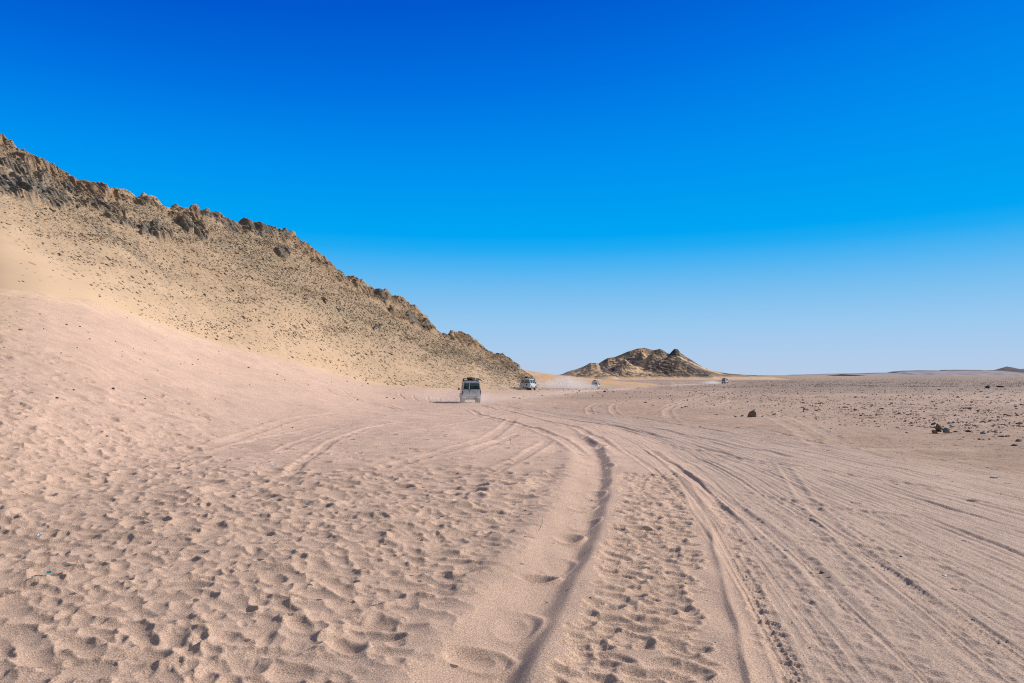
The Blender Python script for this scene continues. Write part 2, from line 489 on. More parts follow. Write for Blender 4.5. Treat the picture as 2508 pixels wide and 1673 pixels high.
for k in range(220):
    px = random.uniform(-60, 1180); py = random.triangular(930, 1160, 1130)
    x, y = unproject(px, py)
    stamp(x, y, random.uniform(.12, .24), random.uniform(.08, .15), random.gauss(0, .6), random.uniform(.015, .04), rim=.3)

# ---- the ruts, by distance from their centre lines
def add_rut(center, lo, hi, half, depth, berm, wallw=.16, bermw=.22, left_soft=2.0, wob=.03, seed=1):
    c = center(Yn[:, :1]) + wob * noise(Yn[:, :1] / 1.3, Yn[:, :1] * 0, seed)
    d = (Xn - c) * cosm
    hw = half * (1 + .18 * noise(Yn[:, :1] / .8, Yn[:, :1] * 0 + 3, seed))
    env = sstep(lo - 1.0, lo + .5, Yn) * sstep(hi, hi * .82, Yn)
    r = np.where(d > 0, (d - hw) / wallw, (-d - hw) / (wallw * left_soft))
    well = 1 - sstep(-.5, 1.0, r)
    br = np.where(d > 0, d - hw - wallw * 1.1, -d - hw - wallw * left_soft * 1.05)
    br_h = np.exp(-(br / bermw) ** 2) * (1 + .35 * noise(Xn / .5, Yn / .4, seed + 5))
    return env, d, well, br_h, depth * (1 + .38 * noise(Yn / .95, Yn * 0 + 7, seed + 9)), berm
for (ctr, lo, hi, half, dep, berm, ww, bw, ls, sd_) in (
        (C_MAIN, -10, 27, .14, .100, .034, .18, .26, 3.2, 41),
        (lambda Y: C_MAIN(Y) + 1.72 - .012 * np.clip(Y, 0, 20), -10, 11.2, .18, .009, .014, .03, .05, 1.0, 47)):
    env, d, well, brh, dp, bm = add_rut(ctr, lo, hi, half, dep, berm, ww, bw, ls, .05, sd_)
    # the rut wipes out the churn beneath it
    wipe = env * np.exp(-(np.maximum(np.abs(d) - half - ww, 0) / (np.where(d < 0, .55, .22) if sd_ == 41 else .12)) ** 2)
    Hn *= (1 - .88 * wipe)
    Hn += env * (bm * brh - dp * well)
    floor = env * well
    Hn += floor * (.022 * noise(Xn / .30, Yn / .9, sd_ + 3))
# lumps of sand slumped into the main rut
for y, dx, a, b, dp in ((5.4, -.17, .20, .17, .030), (6.1, -.06, .17, .30, .03), (7.55, -.16, .17, .12, .045), (8.1, -.05, .15, .30, .02), (9.4, -.10, .15, .24, .045), (10.3, .02, .16, .30, .03),
                        (11.6, -.12, .17, .3, .03), (12.8, .02, .15, .35, .04), (14.6, -.08, .2, .4, .035), (16.5, .1, .2, .5, .05), (18.6, .0, .2, .5, .05), (21.0, .15, .25, .6, .06), (24, .0, .25, .8, .05)):
    stamp(float(C_MAIN(y)) + dx - .02, y, a * 1.15, b, R(random.uniform(-25, 5)), dp * (2.0 if y < 13 else .9), rim=.5, soft=.004)

# ---- churned strip between the two ruts, pits wider than long
for k in range(1000):
    y = 3.5 + 11.5 * random.random() ** 1.1
    c = float(C_MAIN(y))
    x = c + random.uniform(.52, 1.42 + .25 * random.random())
    stamp(x, y, random.uniform(.07, .15), random.uniform(.04, .075), random.gauss(R(-12), .3), random.uniform(.016, .042), rim=.35, soft=.006)
# chunks thrown out right of the second rut, strung along the track
for k in range(800):
    y = 3.5 + 8.5 * random.random() ** 1.4
    c = float(C_MAIN(y)) + 1.72
    lane = random.choice((.42, .78, 1.1, 1.45, 1.9, 2.4))
    x = c + lane + random.gauss(0, .05) + .05 * y * (lane - .4) * .3
    stamp(x, y, random.uniform(.045, .085), random.uniform(.05, .11), random.gauss(R(35), .35), random.uniform(.010, .022), rim=.4, soft=.007)

# ---- dry sand never stands steeper than its angle of repose: let it slump
def relax(arr, rows, iters, ang=29.5):
    t = math.tan(R(ang))
    h = arr[rows].astype(np.float32)
    yy = GY[rows]
    lx = (t * np.diff(GU)[None, :] * GG[rows][:, None]).astype(np.float32); ly = (t * np.diff(yy)[:, None]).astype(np.float32)
    for _ in range(iters):
        d = np.diff(h, axis=1); e = (d - np.clip(d, -lx, lx)) * .24
        h[:, :-1] += e; h[:, 1:] -= e
        d = np.diff(h, axis=0); e = (d - np.clip(d, -ly, ly)) * .24
        h[:-1] += e; h[1:] -= e
    arr[rows] = h
relax(H, slice(int(np.searchsorted(GY, 3.2)), int(np.searchsorted(GY, 30))), 42)
# ---- the driven road: long parallel striations and a few deeper tyre lines
fw = frac * 14.0
strength = road * (.35 + .65 * sstep(6, 14, Yn) + .0)
Hn *= 1 - .35 * road
for lam, amp, sdd, ly in ((1.9, .004, 51, 16.0), (.62, .0035, 52, 14.0), (.23, .0085, 53, 18.0), (.11, .0085, 54, 14.0), (.06, .0050, 58, 8.0), (.035, .0025, 59, 3.0)):
    lam_ = np.maximum(lam / 1.0, 0)
    vis = sstep(lam * 900, lam * 180, Yn)           # what the mesh can carry at that range
    nn_ = noise(fw * (.62 / lam) , Yn / ly, sdd)
    Hn += strength * vis * amp * nn_
# deeper individual tyre lines, pairs 1.6 m apart
tr = random.Random(3)
for k in range(90):
    f0 = tr.uniform(.22, 1.18); dx0 = tr.uniform(-.3, .3); sk = tr.uniform(-.012, .012)
    dep = tr.uniform(.002, .0065); hw = tr.uniform(.013, .035)
    ylo, yhi = tr.uniform(-6, 12), tr.uniform(25, 75)
    for off in (0, 1.55):
        c = cm + (cf - cm) * f0 + dx0 + off * (.6 if k % 3 else 1) + sk * Yn[:, :1] * 2 + .04 * noise(Yn[:, :1] / 5.0, Yn[:, :1] * 0 + k, 60 + k) + .006 * noise(Yn[:, :1] / .35, Yn[:, :1] * 0 + k, 160 + k)
        d = (Xn - c) * cosm
        hwv = hw + Yn * .0010
        e = sstep(ylo, ylo + 2, Yn) * sstep(yhi, yhi * .8, Yn) * dep * (.9 + .3 * noise(Yn / 4.0, Yn * 0 + off, 90 + k))
        q = np.abs(d) / hwv
        Hn += e * (-(1 - sstep(.7, 1.15, q)) + .6 * np.exp(-((q - 1.45) / .3) ** 2)).astype(np.float32)
# tyre treads still sharp in the nearest metres, and a few tracks that cross the rest
for f0, ph in ((.22, 0), (.40, .3), (.55, .6), (.78, .1), (.95, .8)):
    c = cm + (cf - cm) * f0 + .10 * noise(Yn[:, :1] / 3, Yn[:, :1] * 0 + ph * 9, 401)
    d = (Xn - c) * cosm; inn = 1 - sstep(.075, .095, np.abs(d))
    lug = np.sin(2 * np.pi * (Yn / .085 + np.abs(d) / .10 + ph)) 
    Hn += (inn * (sstep(11, 7, Yn) * .0055 * np.sign(lug) * np.minimum(1, np.abs(lug) * 2) - .006) + .005 * np.exp(-((np.abs(d) - .12) / .02) ** 2)) * sstep(26, 16, Yn) * (.5 + .5 * sstep(-.3, .2, noise(Yn / 1.6, Yn * 0 + ph * 5, 402)))
Hn += road * .006 * fbm(Xn / .11, Yn / .16, 71, 2) * sstep(24, 8, Yn)

# ---- tracks and arcs picked out elsewhere, as lines on the ground
TRK = np.zeros((NR, NC), np.float32)
def line_track(pts, half=.12, depth=.035, berm=.02, pair=0.0, ground=False, seed=0, gain=.45):
    if not ground and pts[0][0] < 1130 and pts[0][1] > 1000: gain = .46
    elif not ground and pts[-1][0] > 1780 and pts[0][0] < 1260: gain = .34
    P = [p if ground else unproject(*p) for p in pts]
    P = np.array(P)
    # smooth resample
    s = np.r_[0, np.cumsum(np.hypot(*np.diff(P, axis=0).T))]
    nn_ = max(8, int(s[-1] / .7)); q = np.linspace(0, s[-1], nn_)
    fx = np.interp(q, s, P[:, 0]); fy = np.interp(q, s, P[:, 1])
    ker = np.array([1, 2, 3, 4, 3, 2, 1], float); ker /= ker.sum()
    for _ in range(3):
        fx = np.convolve(np.pad(fx, 3, mode='edge'), ker, 'valid'); fy = np.convolve(np.pad(fy, 3, mode='edge'), ker, 'valid')
    nx, ny = -np.gradient(fy), np.gradient(fx); L = np.hypot(nx, ny) + 1e-9; nx /= L; ny /= L
    for off in ((-pair / 2, pair / 2) if pair else (0,)):
        ax, ay = fx + nx * off, fy + ny * off
        rad = half * 3.2
        segs = []
        lo_r = np.searchsorted(GY, ay.min() - rad); hi_r = np.searchsorted(GY, ay.max() + rad)
        D = np.full((hi_r - lo_r, NC), 9.0, np.float32); S_ = np.zeros((hi_r - lo_r, NC), np.float32)
        for i in range(nn_ - 1):
            mx_, my_ = (ax[i] + ax[i + 1]) / 2, (ay[i] + ay[i + 1]) / 2
            w = window(mx_, my_, rad + math.hypot(ax[i + 1] - ax[i], ay[i + 1] - ay[i]) / 2)
            if w is None: continue
            X = XX[w]; Y = YYr[w]
            dx, dy = ax[i + 1] - ax[i], ay[i + 1] - ay[i]; l2 = dx * dx + dy * dy + 1e-9
            t = np.clip(((X - ax[i]) * dx + (Y - ay[i]) * dy) / l2, 0, 1)
            dd = np.hypot(X - ax[i] - t * dx, Y - ay[i] - t * dy); ss_ = (i + t) * (s[-1] / (nn_ - 1))
            w2 = (slice(w[0].start - lo_r, w[0].stop - lo_r), w[1])
            if w2[0].start < 0 or w2[0].stop > D.shape[0]: 
                a0 = max(0, w2[0].start); a1 = min(D.shape[0], w2[0].stop)
                ss_ = ss_[a0 - w2[0].start: a1 - w2[0].start]; dd = dd[a0 - w2[0].start: a1 - w2[0].start]; w2 = (slice(a0, a1), w[1])
            nr_ = dd < D[w2]; S_[w2] = np.where(nr_, ss_, S_[w2]); D[w2] = np.minimum(D[w2], dd)
        q = D / half
        m = q < 3
        ends = (sstep(s[0], .12 * s[-1], S_) * sstep(s[-1], .88 * s[-1], S_)) * .9 + .1
        add = (-depth * (1 - sstep(.5, 1.3, q)) + berm * np.exp(-((q - 1.6) / .5) ** 2)) * ends * gain * (1 + .5 * noise(XX[lo_r:hi_r] / .6, YYr[lo_r:hi_r] / .6, 77 + seed))
        H[lo_r:hi_r][m] += add[m]
        TRK[lo_r:hi_r] = np.maximum(TRK[lo_r:hi_r], np.exp(-(q / 1.6) ** 2) * ends)
T = line_track
# arcs across the sand left of the first vehicle
T([(410, 1128), (512, 1095), (600, 1062), (700, 1030), (820, 1012), (960, 1006)], .22, .03, .03, seed=1)
T([(520, 1102), (640, 1070), (740, 1050), (850, 1035)], .14, .035, .02)
T([(650, 1118), (700, 1095), (760, 1070), (830, 1045)], .14, .04, .02)
T([(640, 1205), (730, 1140), (790, 1095), (860, 1058), (930, 1040), (1060, 1030)], .16, .06, .025)
T([(795, 945), (803, 958), (850, 975), (920, 992), (1000, 1003)], .13, .07, .03)
T([(835, 952), (850, 968), (905, 984), (980, 1000), (1060, 1010)], .13, .07, .03)
T([(980, 962), (978, 970), (1010, 982), (1080, 988), (1140, 986)], .15, .10, .05)
T([(1012, 966), (1012, 975), (1040, 985)], .13, .08, .04); T([(1048, 970), (1046, 978), (1060, 986)], .13, .08, .04)
T([(1078, 974), (1074, 982), (1100, 988)], .13, .06, .04); T([(1060, 988), (1110, 989), (1190, 985)], .2, .12, .05)
T([(860, 1172), (960, 1140), (1080, 1110), (1190, 1080), (1240, 1045), (1258, 1022)], .2, .03, .04)
T([(1120, 1120), (1200, 1090), (1290, 1055)], .16, .04, .03)
T([(1150, 1180), (1240, 1140), (1320, 1100), (1350, 1072)], .16, .05, .03)
T([(900, 1075), (1050, 1050), (1180, 1030), (1240, 1010)], .2, .02, .03)
# the left wheel line that comes down from the first vehicle to the main rut
T([(1140, 1000), (1190, 1020), (1290, 1045), (1370, 1072), (1415, 1100), (1450, 1130)], .17, .07, .05)
T([(1160, 990), (1260, 1012), (1400, 1046), (1480, 1082), (1540, 1130)], .15, .06, .04)
# long lines of the road: from the first vehicle down to the right
T([(1150, 988), (1230, 1000), (1340, 1018), (1480, 1040), (1640, 1075), (1800, 1118), (2000, 1185)], .16, .08, .05)
T([(1190, 987), (1330, 1009), (1500, 1034), (1700, 1068), (1900, 1110), (2100, 1160)], .14, .07, .04)
T([(1200, 984), (1400, 1003), (1620, 1030), (1800, 1062), (1945, 1092)], .12, .09, .03)
T([(1220, 982), (1450, 1000), (1650, 1022), (1850, 1050), (2050, 1090), (2300, 1150)], .12, .05, .03)
T([(1580, 1092), (1640, 1130), (1700, 1180), (1760, 1240), (1850, 1340)], .10, .03, .03)
T([(1500, 1085), (1580, 1135), (1650, 1195), (1705, 1260)], .07, .025, .02)
for _q in ([(1700, 1180), (1950, 1240), (2300, 1285), (2520, 1300)], [(1620, 1130), (1900, 1300), (2100, 1480), (2230, 1680)], [(1900, 1120), (2000, 1260), (2200, 1440), (2500, 1640)], [(1850, 1300), (2100, 1330), (2520, 1420)], [(1560, 1075), (1900, 1140), (2520, 1230)]):
    T(_q, .10, .022, .022, seed=9, gain=.5)
# curls and crossings on the plain beyond the road
T([(1450, 1018), (1440, 1003), (1450, 992), (1490, 985)], .18, .05, .05)
T([(1520, 1025), (1500, 1008), (1498, 994), (1530, 984), (1600, 978)], .18, .05, .05)
T([(1690, 1052), (1640, 1025), (1630, 1005), (1660, 990), (1720, 975), (1760, 960), (1800, 952)], .22, .06, .06)
T([(1600, 1010), (1660, 985), (1720, 968), (1760, 955)], .2, .05, .05)
T([(1720, 955), (1780, 962), (1790, 985), (1740, 1000)], .2, .04, .05)
T([(1860, 1015), (1930, 1040), (1990, 1080), (2060, 1112)], .22, .03, .03)
T([(1900, 1008), (2000, 1050), (2080, 1090)], .2, .03, .03)
T([(1960, 978), (2080, 988), (2200, 1000), (2380, 1030), (2508, 1050)], .14, .06, .03)
T([(2000, 982), (2180, 1000), (2330, 1020), (2508, 1045)], .14, .05, .03)
T([(2300, 968), (2400, 980), (2508, 990)], .16, .05, .03)
T([(1880, 1072), (2000, 1075), (2120, 1080)], .12, .05, .03)
T([(2050, 1110), (2250, 1090), (2508, 1100)], .25, .03, .03); T([(2100, 1130), (2300, 1125), (2508, 1135)], .2, .03, .03)
T([(1240, 978), (1330, 968), (1450, 957), (1580, 947), (1700, 941), (1770, 938)], .5, .05, .02, pair=1.7)
T([(1470, 950), (1520, 953), (1560, 952)], .3, .08, .05)
T([(1630, 930), (1655, 941), (1664, 947)], .6, .12, .08); T([(1655, 930), (1680, 941), (1690, 946)], .6, .12, .08)
for k in range(16):
    y0 = random.uniform(924, 946); x0 = random.uniform(1380, 2200)
    T([(x0, y0), (x0 + random.uniform(150, 400), y0 + random.uniform(-2, 5))], random.uniform(.4, 1.0), .10, .05)
for k in range(26):
    y0 = random.uniform(950, 1000); x0 = random.uniform(1400, 2400)
    T([(x0, y0), (x0 + random.uniform(80, 200), y0 + random.uniform(0, 14)), (x0 + random.uniform(250, 500), y0 + random.uniform(10, 40))], random.uniform(.13, .22), .035, .03)

# relief of the far plain
fs = slice(NEAR - 1, NR)
Xf, Yf_ = XX[fs].astype(np.float32), YYr[fs].astype(np.float32)
H[fs] += (.10 * fbm(Xf / 14, Yf_ / 22, 101, 3) * sstep(60, 120, Yf_) + .16 * fbm(Xf / 40, Yf_ / 40, 105, 2) * sstep(100, 200, Yf_)) * sstep(6000, 700, Yf_)
Z = ZB + H

# ---- ground colour (what the sand and gravel are, not how they are lit)
pink = np.array((.525, .370, .285)); tan = np.array((.445, .318, .232)); brown = np.array((.32, .220, .160)); road_c = np.array((.425, .315, .25)); dkb = np.array((.25, .18, .145)); orng = np.array((.47, .31, .18)); yel = np.array((.60, .43, .28)); pale = np.array((.54, .41, .33))
U2 = np.repeat(GU[None, :], NR, 0)
PX2 = CX + F * U2
def mixc(a, b, t): return a * (1 - t[..., None]) + b * t[..., None]
col = np.broadcast_to(pink, (NR, NC, 3)).astype(np.float32)
fr = np.ones((NR, NC), np.float32) * 2
fr[sl] = frac
n_a = fbm(XX / 5, YYr / 5, 131, 3).astype(np.float32)
n_b = fbm(XX / 25, YYr / 40, 137, 3).astype(np.float32)
far_r = sstep(1.0, 1.5, fr) * sstep(1180, 1500, PX2 + (YYr - 60) * .8)
far_r = np.clip(far_r, 0, 1)
col = mixc(col, np.broadcast_to(tan, col.shape), sstep(24, 8, YYr) * .55)
rd = np.zeros((NR, NC), np.float32); rd[sl] = road
col = mixc(col, np.broadcast_to(road_c, col.shape), rd * .85)
col = mixc(col, np.broadcast_to(brown, col.shape), np.clip(far_r * (.75 + .5 * n_b), 0, 1))
col = mixc(col, np.broadcast_to(yel, col.shape), sstep(-.68, -.80, U2 + .03 * n_b) * sstep(26, 36, YYr) * .8)
_fb = far_r * sstep(110, 180, YYr) * sstep(1500, 1950, PX2 + 200 * n_b)
col = mixc(col, np.broadcast_to(dkb, col.shape), np.clip(_fb * (.75 + .6 * n_a), 0, 1))
_ob = .55 * sstep(420, 700, YYr) * sstep(1650, 1780, PX2) * sstep(2250, 2050, PX2)
col = mixc(col, np.broadcast_to(orng, col.shape), _ob * .8)
_ft = YYr / yf_m(PX2) + .03 * n_a
col = mixc(col, np.broadcast_to(yel, col.shape), sstep(.90, 1.0, _ft) * sstep(600, 200, PX2) * .5)
trk_c = np.array((.47, .345, .265))
col = mixc(col, np.broadcast_to(trk_c, col.shape), np.clip(TRK, 0, 1) * .6 * np.clip(far_r + sstep(60, 100, YYr) * .5, 0, 1))
# the pale, worn road that the convoy follows
rp_pts = [unproject(*p) for p in ((1110, 990), (1240, 974), (1330, 966), (1450, 956), (1580, 947), (1700, 941), (1790, 938))]
rx = np.interp(YYr, [p[1] for p in rp_pts], [p[0] for p in rp_pts])
dr = np.abs(XX - rx) / (2.2 + YYr * .012)
rm = np.exp(-dr ** 2) * sstep(62, 80, YYr) * sstep(420, 330, YYr)
col = mixc(col, np.broadcast_to(pale, col.shape), rm * .8)
col *= (1 + .06 * n_a + .08 * n_b)[..., None]
grav = np.clip(far_r * (.10 + .35 * sstep(-.1, .5, n_b + .5 * n_a)), 0, 1) * (1 - .9 * rm)
grav = np.maximum(grav, far_r * sstep(110, 240, YYr) * sstep(1650, 1850, PX2) * .8)
grav = np.maximum(grav, rd * .05)
grav = grav * sstep(12, 22, YYr) * (1 - .8 * TRK) + .02
verts = np.stack([XX, YYr, Z], -1).reshape(-1, 3)
ground = np_mesh('ground', verts, grid_faces(NR, NC), M_SAND, True, {'tint': col.reshape(-1, 3), 'gravel': grav.ravel()})
tag(ground, 'pinkish desert sand with footprints, tyre ruts and a gravel plain', kind='structure')
def gz(x, y):
    r = np.interp(y, GY, np.arange(NR)); c = np.interp(x / math.sqrt(y * y + 1), GU, np.arange(NC))
    r0 = min(int(r), NR - 2); c0 = min(int(c), NC - 2); fr_, fc = r - r0, c - c0
    return float((Z[r0, c0] * (1 - fc) + Z[r0, c0 + 1] * fc) * (1 - fr_) + (Z[r0 + 1, c0] * (1 - fc) + Z[r0 + 1, c0 + 1] * fc) * fr_)

# ------------------------------------------------------------------ the long rocky hill on the left
CREST = [(-800, 120), (-300, 215), (0, 335), (30, 353), (60, 372), (104, 397), (149, 423), (164, 429), (189, 454), (208, 452), (232, 455), (244, 463), (253, 459), (265, 457), (280, 467), (286, 468), (290, 461), (310, 466), (322, 473), (333, 485), (351, 479), (369, 476), (381, 482), (399, 500), (417, 507), (441, 508), (464, 510), (484, 509), (491, 519), (506, 516), (536, 530), (572, 545), (595, 546), (607, 540), (631, 552), (655, 561), (704, 570), (722, 577), (734, 592), (749, 598), (767, 612), (793, 634), (823, 661), (844, 683), (877, 683), (892, 688), (910, 708), (918, 717), (927, 711), (945, 710), (963, 728), (987, 734), (1017, 755), (1047, 780), (1053, 793), (1076, 811), (1094, 821), (1109, 808), (1136, 820), (1160, 828), (1184, 854), (1210, 872), (1240, 878), (1255, 887), (1273, 903), (1292, 914), (1310, 924), (1330, 938), (1350, 960), (1400, 990)]
cxs, cys = np.array(CREST, float).T
yc_detail = lambda p: np.interp(p, cxs, cys)
yc_smooth = smooth_table(cxs, cys, -3000, 2000, 28)
yc_m = smooth_table([-800, 0, 250, 480, 700, 900, 1100, 1240, 1300, 1400], [70, 80, 90, 102, 116, 132, 160, 190, 205, 225], -3000, 2000, 40)
hu = np.concatenate([np.arange(-1.25, -.82, .006), np.arange(-.82, .052, .00095)])
ht = np.concatenate([np.linspace(-.12, 0, 14)[:-1], np.linspace(0, 1.0, 640), 1 + np.geomspace(.003, 1.0, 60)])
U, Tt = np.meshgrid(hu, ht)
PX = CX + F * U
YF, YC = yf_m(PX), yc_m(PX)
zf, zs, zd = zfoot(PX), EYE + YC * (HY - yc_smooth(PX)) / F, EYE + YC * (HY - yc_detail(PX)) / F
Yh = YF + (YC - YF) * Tt
prof = np.where(Tt < 0, Tt * 1.6, np.where(Tt <= 1, Tt * (.84 + .16 * Tt), 1.0))
zh = zf + (zs - zf) * prof + (zd - zs) * sstep(.86, 1.0, Tt) * (Tt <= 1) + np.where(Tt > 1, (zd - zs), 0)
zh = np.where(Tt > 1, zh - (Yh - YC) * .55 * sstep(1.0, 1.1, Tt), zh)
Xh = U * Yh
PYh = HY - (zh - EYE) / Yh * F
wx = 26 * fbm(Xh / 9, zh / 4 + Yh / 9, 201, 3); wy = 18 * fbm(Xh / 7 + 40, zh / 3 + Yh / 8, 207, 3)
def band(pts, w, soft=.5):
    best = np.full(PX.shape, 1e9, np.float32)
    qx, qy = PX + wx * min(1, w / 18), PYh + wy * min(1, w / 18)
    for (x0, y0), (x1, y1) in zip(pts[:-1], pts[1:]):
        dx, dy = x1 - x0, y1 - y0; l2 = dx * dx + dy * dy
        t = np.clip(((qx - x0) * dx + (qy - y0) * dy) / l2, 0, 1)
        best = np.minimum(best, np.hypot(qx - x0 - t * dx, qy - y0 - t * dy))
    return (1 - sstep(w * (1 - soft), w * (1 + soft), best)).astype(np.float32)
grey = np.zeros(PX.shape, np.float32); brn = np.zeros(PX.shape, np.float32); swath = np.zeros(PX.shape, np.float32)
for pts, w in (([(-200, 380), (0, 440), (89, 482), (134, 494), (193, 505)], 17), ([(0, 390), (70, 430), (150, 470)], 11), ([(223, 487), (253, 510), (283, 540)], 11),
               ([(283, 543), (327, 552)], 8), ([(360, 560), (387, 562), (411, 572)], 17), ([(447, 543), (470, 562)], 8), ([(470, 550), (506, 580)], 8),
               ([(500, 520), (535, 535), (566, 560)], 14), ([(355, 490), (385, 505)], 13), ([(600, 548), (640, 565), (700, 580)], 9), ([(690, 618), (705, 628)], 9),
               ([(160, 448), (185, 470)], 10), ([(925, 722), (950, 740)], 8), ([(1002, 780), (1050, 800)], 6), ([(1245, 900), (1262, 908)], 7), ([(930, 800), (920, 808)], 5)):
    grey = np.maximum(grey, band(pts, w * .85))
for pts, w in (([(-100, 300), (0, 350), (60, 385), (150, 435), (190, 465), (240, 475)], 15), ([(240, 468), (330, 492), (400, 520), (490, 535)], 12), ([(480, 518), (560, 545), (640, 560), (730, 590), (790, 645), (850, 690)], 13),
               ([(865, 690), (905, 712)], 12), ([(921, 718), (960, 735), (1010, 765), (1048, 795)], 16), ([(960, 765), (1030, 800), (1060, 808)], 9), ([(1094, 824), (1130, 828), (1170, 850)], 11), ([(1170, 850), (1215, 880), (1262, 900)], 9),
               ([(200, 490), (300, 520)], 14), ([(420, 525), (500, 560)], 12)):
    brn = np.maximum(brn, band(pts, w * .8))
for pts, w in (([(570, 580), (640, 640), (719, 690), (808, 748), (880, 780), (930, 805)], 24), ([(620, 600), (760, 690), (860, 760)], 45), ([(860, 730), (1000, 820), (1130, 870), (1230, 905)], 13), ([(150, 500), (300, 600), (420, 680)], 14),
               ([(0, 380), (200, 480)], 28), ([(250, 500), (480, 560), (560, 600)], 20)):
    swath = np.maximum(swath, band(pts, w, .8) * (.85 if w > 30 else 1))
Lq = PYh - (500 + .75 * PX)
dens = 1 - sstep(-70, 95, Lq + wy) * .97
dens = dens * (.30 + .70 * sstep(0.0, .85, Tt)) 
dens = np.where(Tt < 0.02, dens * .7, dens)
# sandy chutes down the lower slope
chute = sstep(.25, .6, noise((Xh + .6 * zh) / 7, (Yh) / 14, 231)) * sstep(.75, .35, Tt)
dens = np.clip(dens - .35 * chute, .02, 1)
crag = np.clip(np.maximum(grey, brn), 0, 1)
# relief: vertical ribs and broken steps in the crags, loose stones elsewhere
along = Xh * .38 + Yh * .93
rib = ridged(along / 2.6, zh / 5.5, 241, 3)
rib2 = ridged(along / .9, zh / 2.4, 247, 2)
blk = noise(along / 1.6, zh / 1.1, 251)
edge = sstep(1.0, .97, Tt) * .75 + .25
zrel = crag * (.55 * (rib - .55) + .45 * (rib2 - .5) + .3 * blk) * np.where(PX > 700, .75, 1.0)
# a step at the foot of each crag gives it a face
zrel += .9 * sstep(.25, .75, crag) * edge * sstep(-.1, .5, noise(along / 6, zh / 6, 257))
zrel += dens * (.16 * fbm(Xh / 1.3, Yh / 1.3, 261, 3) + .07 * ridged(Xh / .5, Yh / .5, 267, 2) - .04)
zrel += .5 * fbm(Xh / 11, Yh / 13, 271, 3) * sstep(0.02, .3, Tt) * sstep(1.0, .9, Tt)
# shallow gullies run down the fall line
zrel += .35 * noise((along) / 5.0, zh / 20, 281) * sstep(.05, .3, Tt) * dens
zrel *= sstep(-.02, .03, Tt)
zrel = np.where((Tt > .96) & (Tt <= 1.05), zrel * .7, zrel)
# broken ledges with near-vertical fluted faces inside the crags
stp = 2.4
q_ = zh / stp + .9 * noise(along / 5, zh / 5, 601) + .35 * noise(along / 1.4, zh / 3, 603)
fq = q_ - np.floor(q_)
ledge = (sstep(.0, .45, fq) - fq) * stp
cg = sstep(.15, .7, crag) * sstep(-.02, .03, Tt)
flute = ridged(along / 1.15 + .15 * noise(along / 2, zh / 2, 605), zh / 7, 607, 3)
zrel += cg * ledge * .42
crest_n = sstep(.93, .995, Tt) * sstep(1.06, 1.0, Tt)
zrel += crest_n * (.45 * (ridged(along / 1.7, along * 0 + 2, 611, 3) - .6) + .35 * (ridged(along / .6, along * 0, 613, 2) - .6)) * np.clip(crag + .25, 0, 1)
out = cg * (.38 * (flute - .5) + .38 * (ridged(along / .5, zh / 4, 615, 2) - .5) + .15 * noise(along / .5, zh / .8, 609)) * sstep(1.02, .97, Tt)
Xh = Xh + out * .80; Yh = Yh - out * .50
Zh = zh + zrel - 3.5 * sstep(1300, 1336, PX)
hs = np.array((.52, .375, .25)); hscree = np.array((.345, .25, .165)); hdk = np.array((.27, .215, .15)); hgrey = np.array((.12, .115, .105)); hbrn = np.array((.215, .15, .10)); hor_ = np.array((.44, .25, .13))
sh = Tt.shape + (3,)
hc = mixc(np.broadcast_to(hs, sh), np.broadcast_to(hscree, sh), np.clip(dens * 1.5 + .25 * noise(Xh / 3, zh / 1.5, 291) + dens * .5 * noise(along / 2.2, zh / 22, 293), 0, 1) * .9)
hc = mixc(hc, np.broadcast_to(hdk, sh), np.clip(swath * (.75 + .6 * noise(Xh / 2, Yh / 3, 293)), 0, 1) * .85)
hc = mixc(hc, np.broadcast_to(hbrn, sh), np.clip(brn * (.8 + .7 * noise(along / 1.5, zh / 1.2, 295)), 0, 1))
hc = mixc(hc, np.broadcast_to(hgrey, sh), np.clip(grey * (.85 + .6 * noise(along / 1.4, zh / 1.6, 297)), 0, 1))
hc = mixc(hc, np.broadcast_to(hor_, sh), sstep(.25, .6, noise(along / 1.8, zh / 1.0, 299)) * sstep(.9, .97, Tt) * .8)
hill = np_mesh('rocky_hill', np.stack([Xh, Yh, Zh], -1).reshape(-1, 3), grid_faces(*Tt.shape), M_HILL, True,
               {'tint': hc.reshape(-1, 3).astype(np.float32), 'gravel': (np.clip(dens, 0, 1)).ravel()})
tag(hill, 'long tawny hill of sand and scree with dark crags along its crest', kind='structure')

# ------------------------------------------------------------------ stones
def hull_rock(seed, n=16, sx=1, sy=1, sz=1, flat=.0, pts=None):
    rr = random.Random(seed)
    bm = bmesh.new()
    if pts is None:
        pts = []
        for k in range(n):
            v = Vector((rr.gauss(0, 1), rr.gauss(0, 1), rr.gauss(0, 1))).normalized() * rr.uniform(.72, 1.0)
            pts.append((v.x * sx, v.y * sy, max(v.z * sz, -flat) if flat else v.z * sz))
    for p in pts: bm.verts.new(p)
    r = bmesh.ops.convex_hull(bm, input=bm.verts)
    junk = [g for g in r['geom_interior'] if isinstance(g, bmesh.types.BMVert)] + [g for g in r['geom_unused'] if isinstance(g, bmesh.types.BMVert)]
    bmesh.ops.delete(bm, geom=list(set(junk)), context='VERTS')
    return bm
def bm_arrays(bm):
    bmesh.ops.triangulate(bm, faces=bm.faces)
    bm.verts.index_update()
    v = np.array([p.co[:] for p in bm.verts], np.float32); f = np.array([[q.index for q in fc.verts] for fc in bm.faces], np.int32)
    bm.free(); return v, f
LOW = [bm_arrays(hull_rock(s, 9)) for s in range(1, 9)]
MID = [bm_arrays(hull_rock(s, 14, flat=.4)) for s in range(20, 28)]
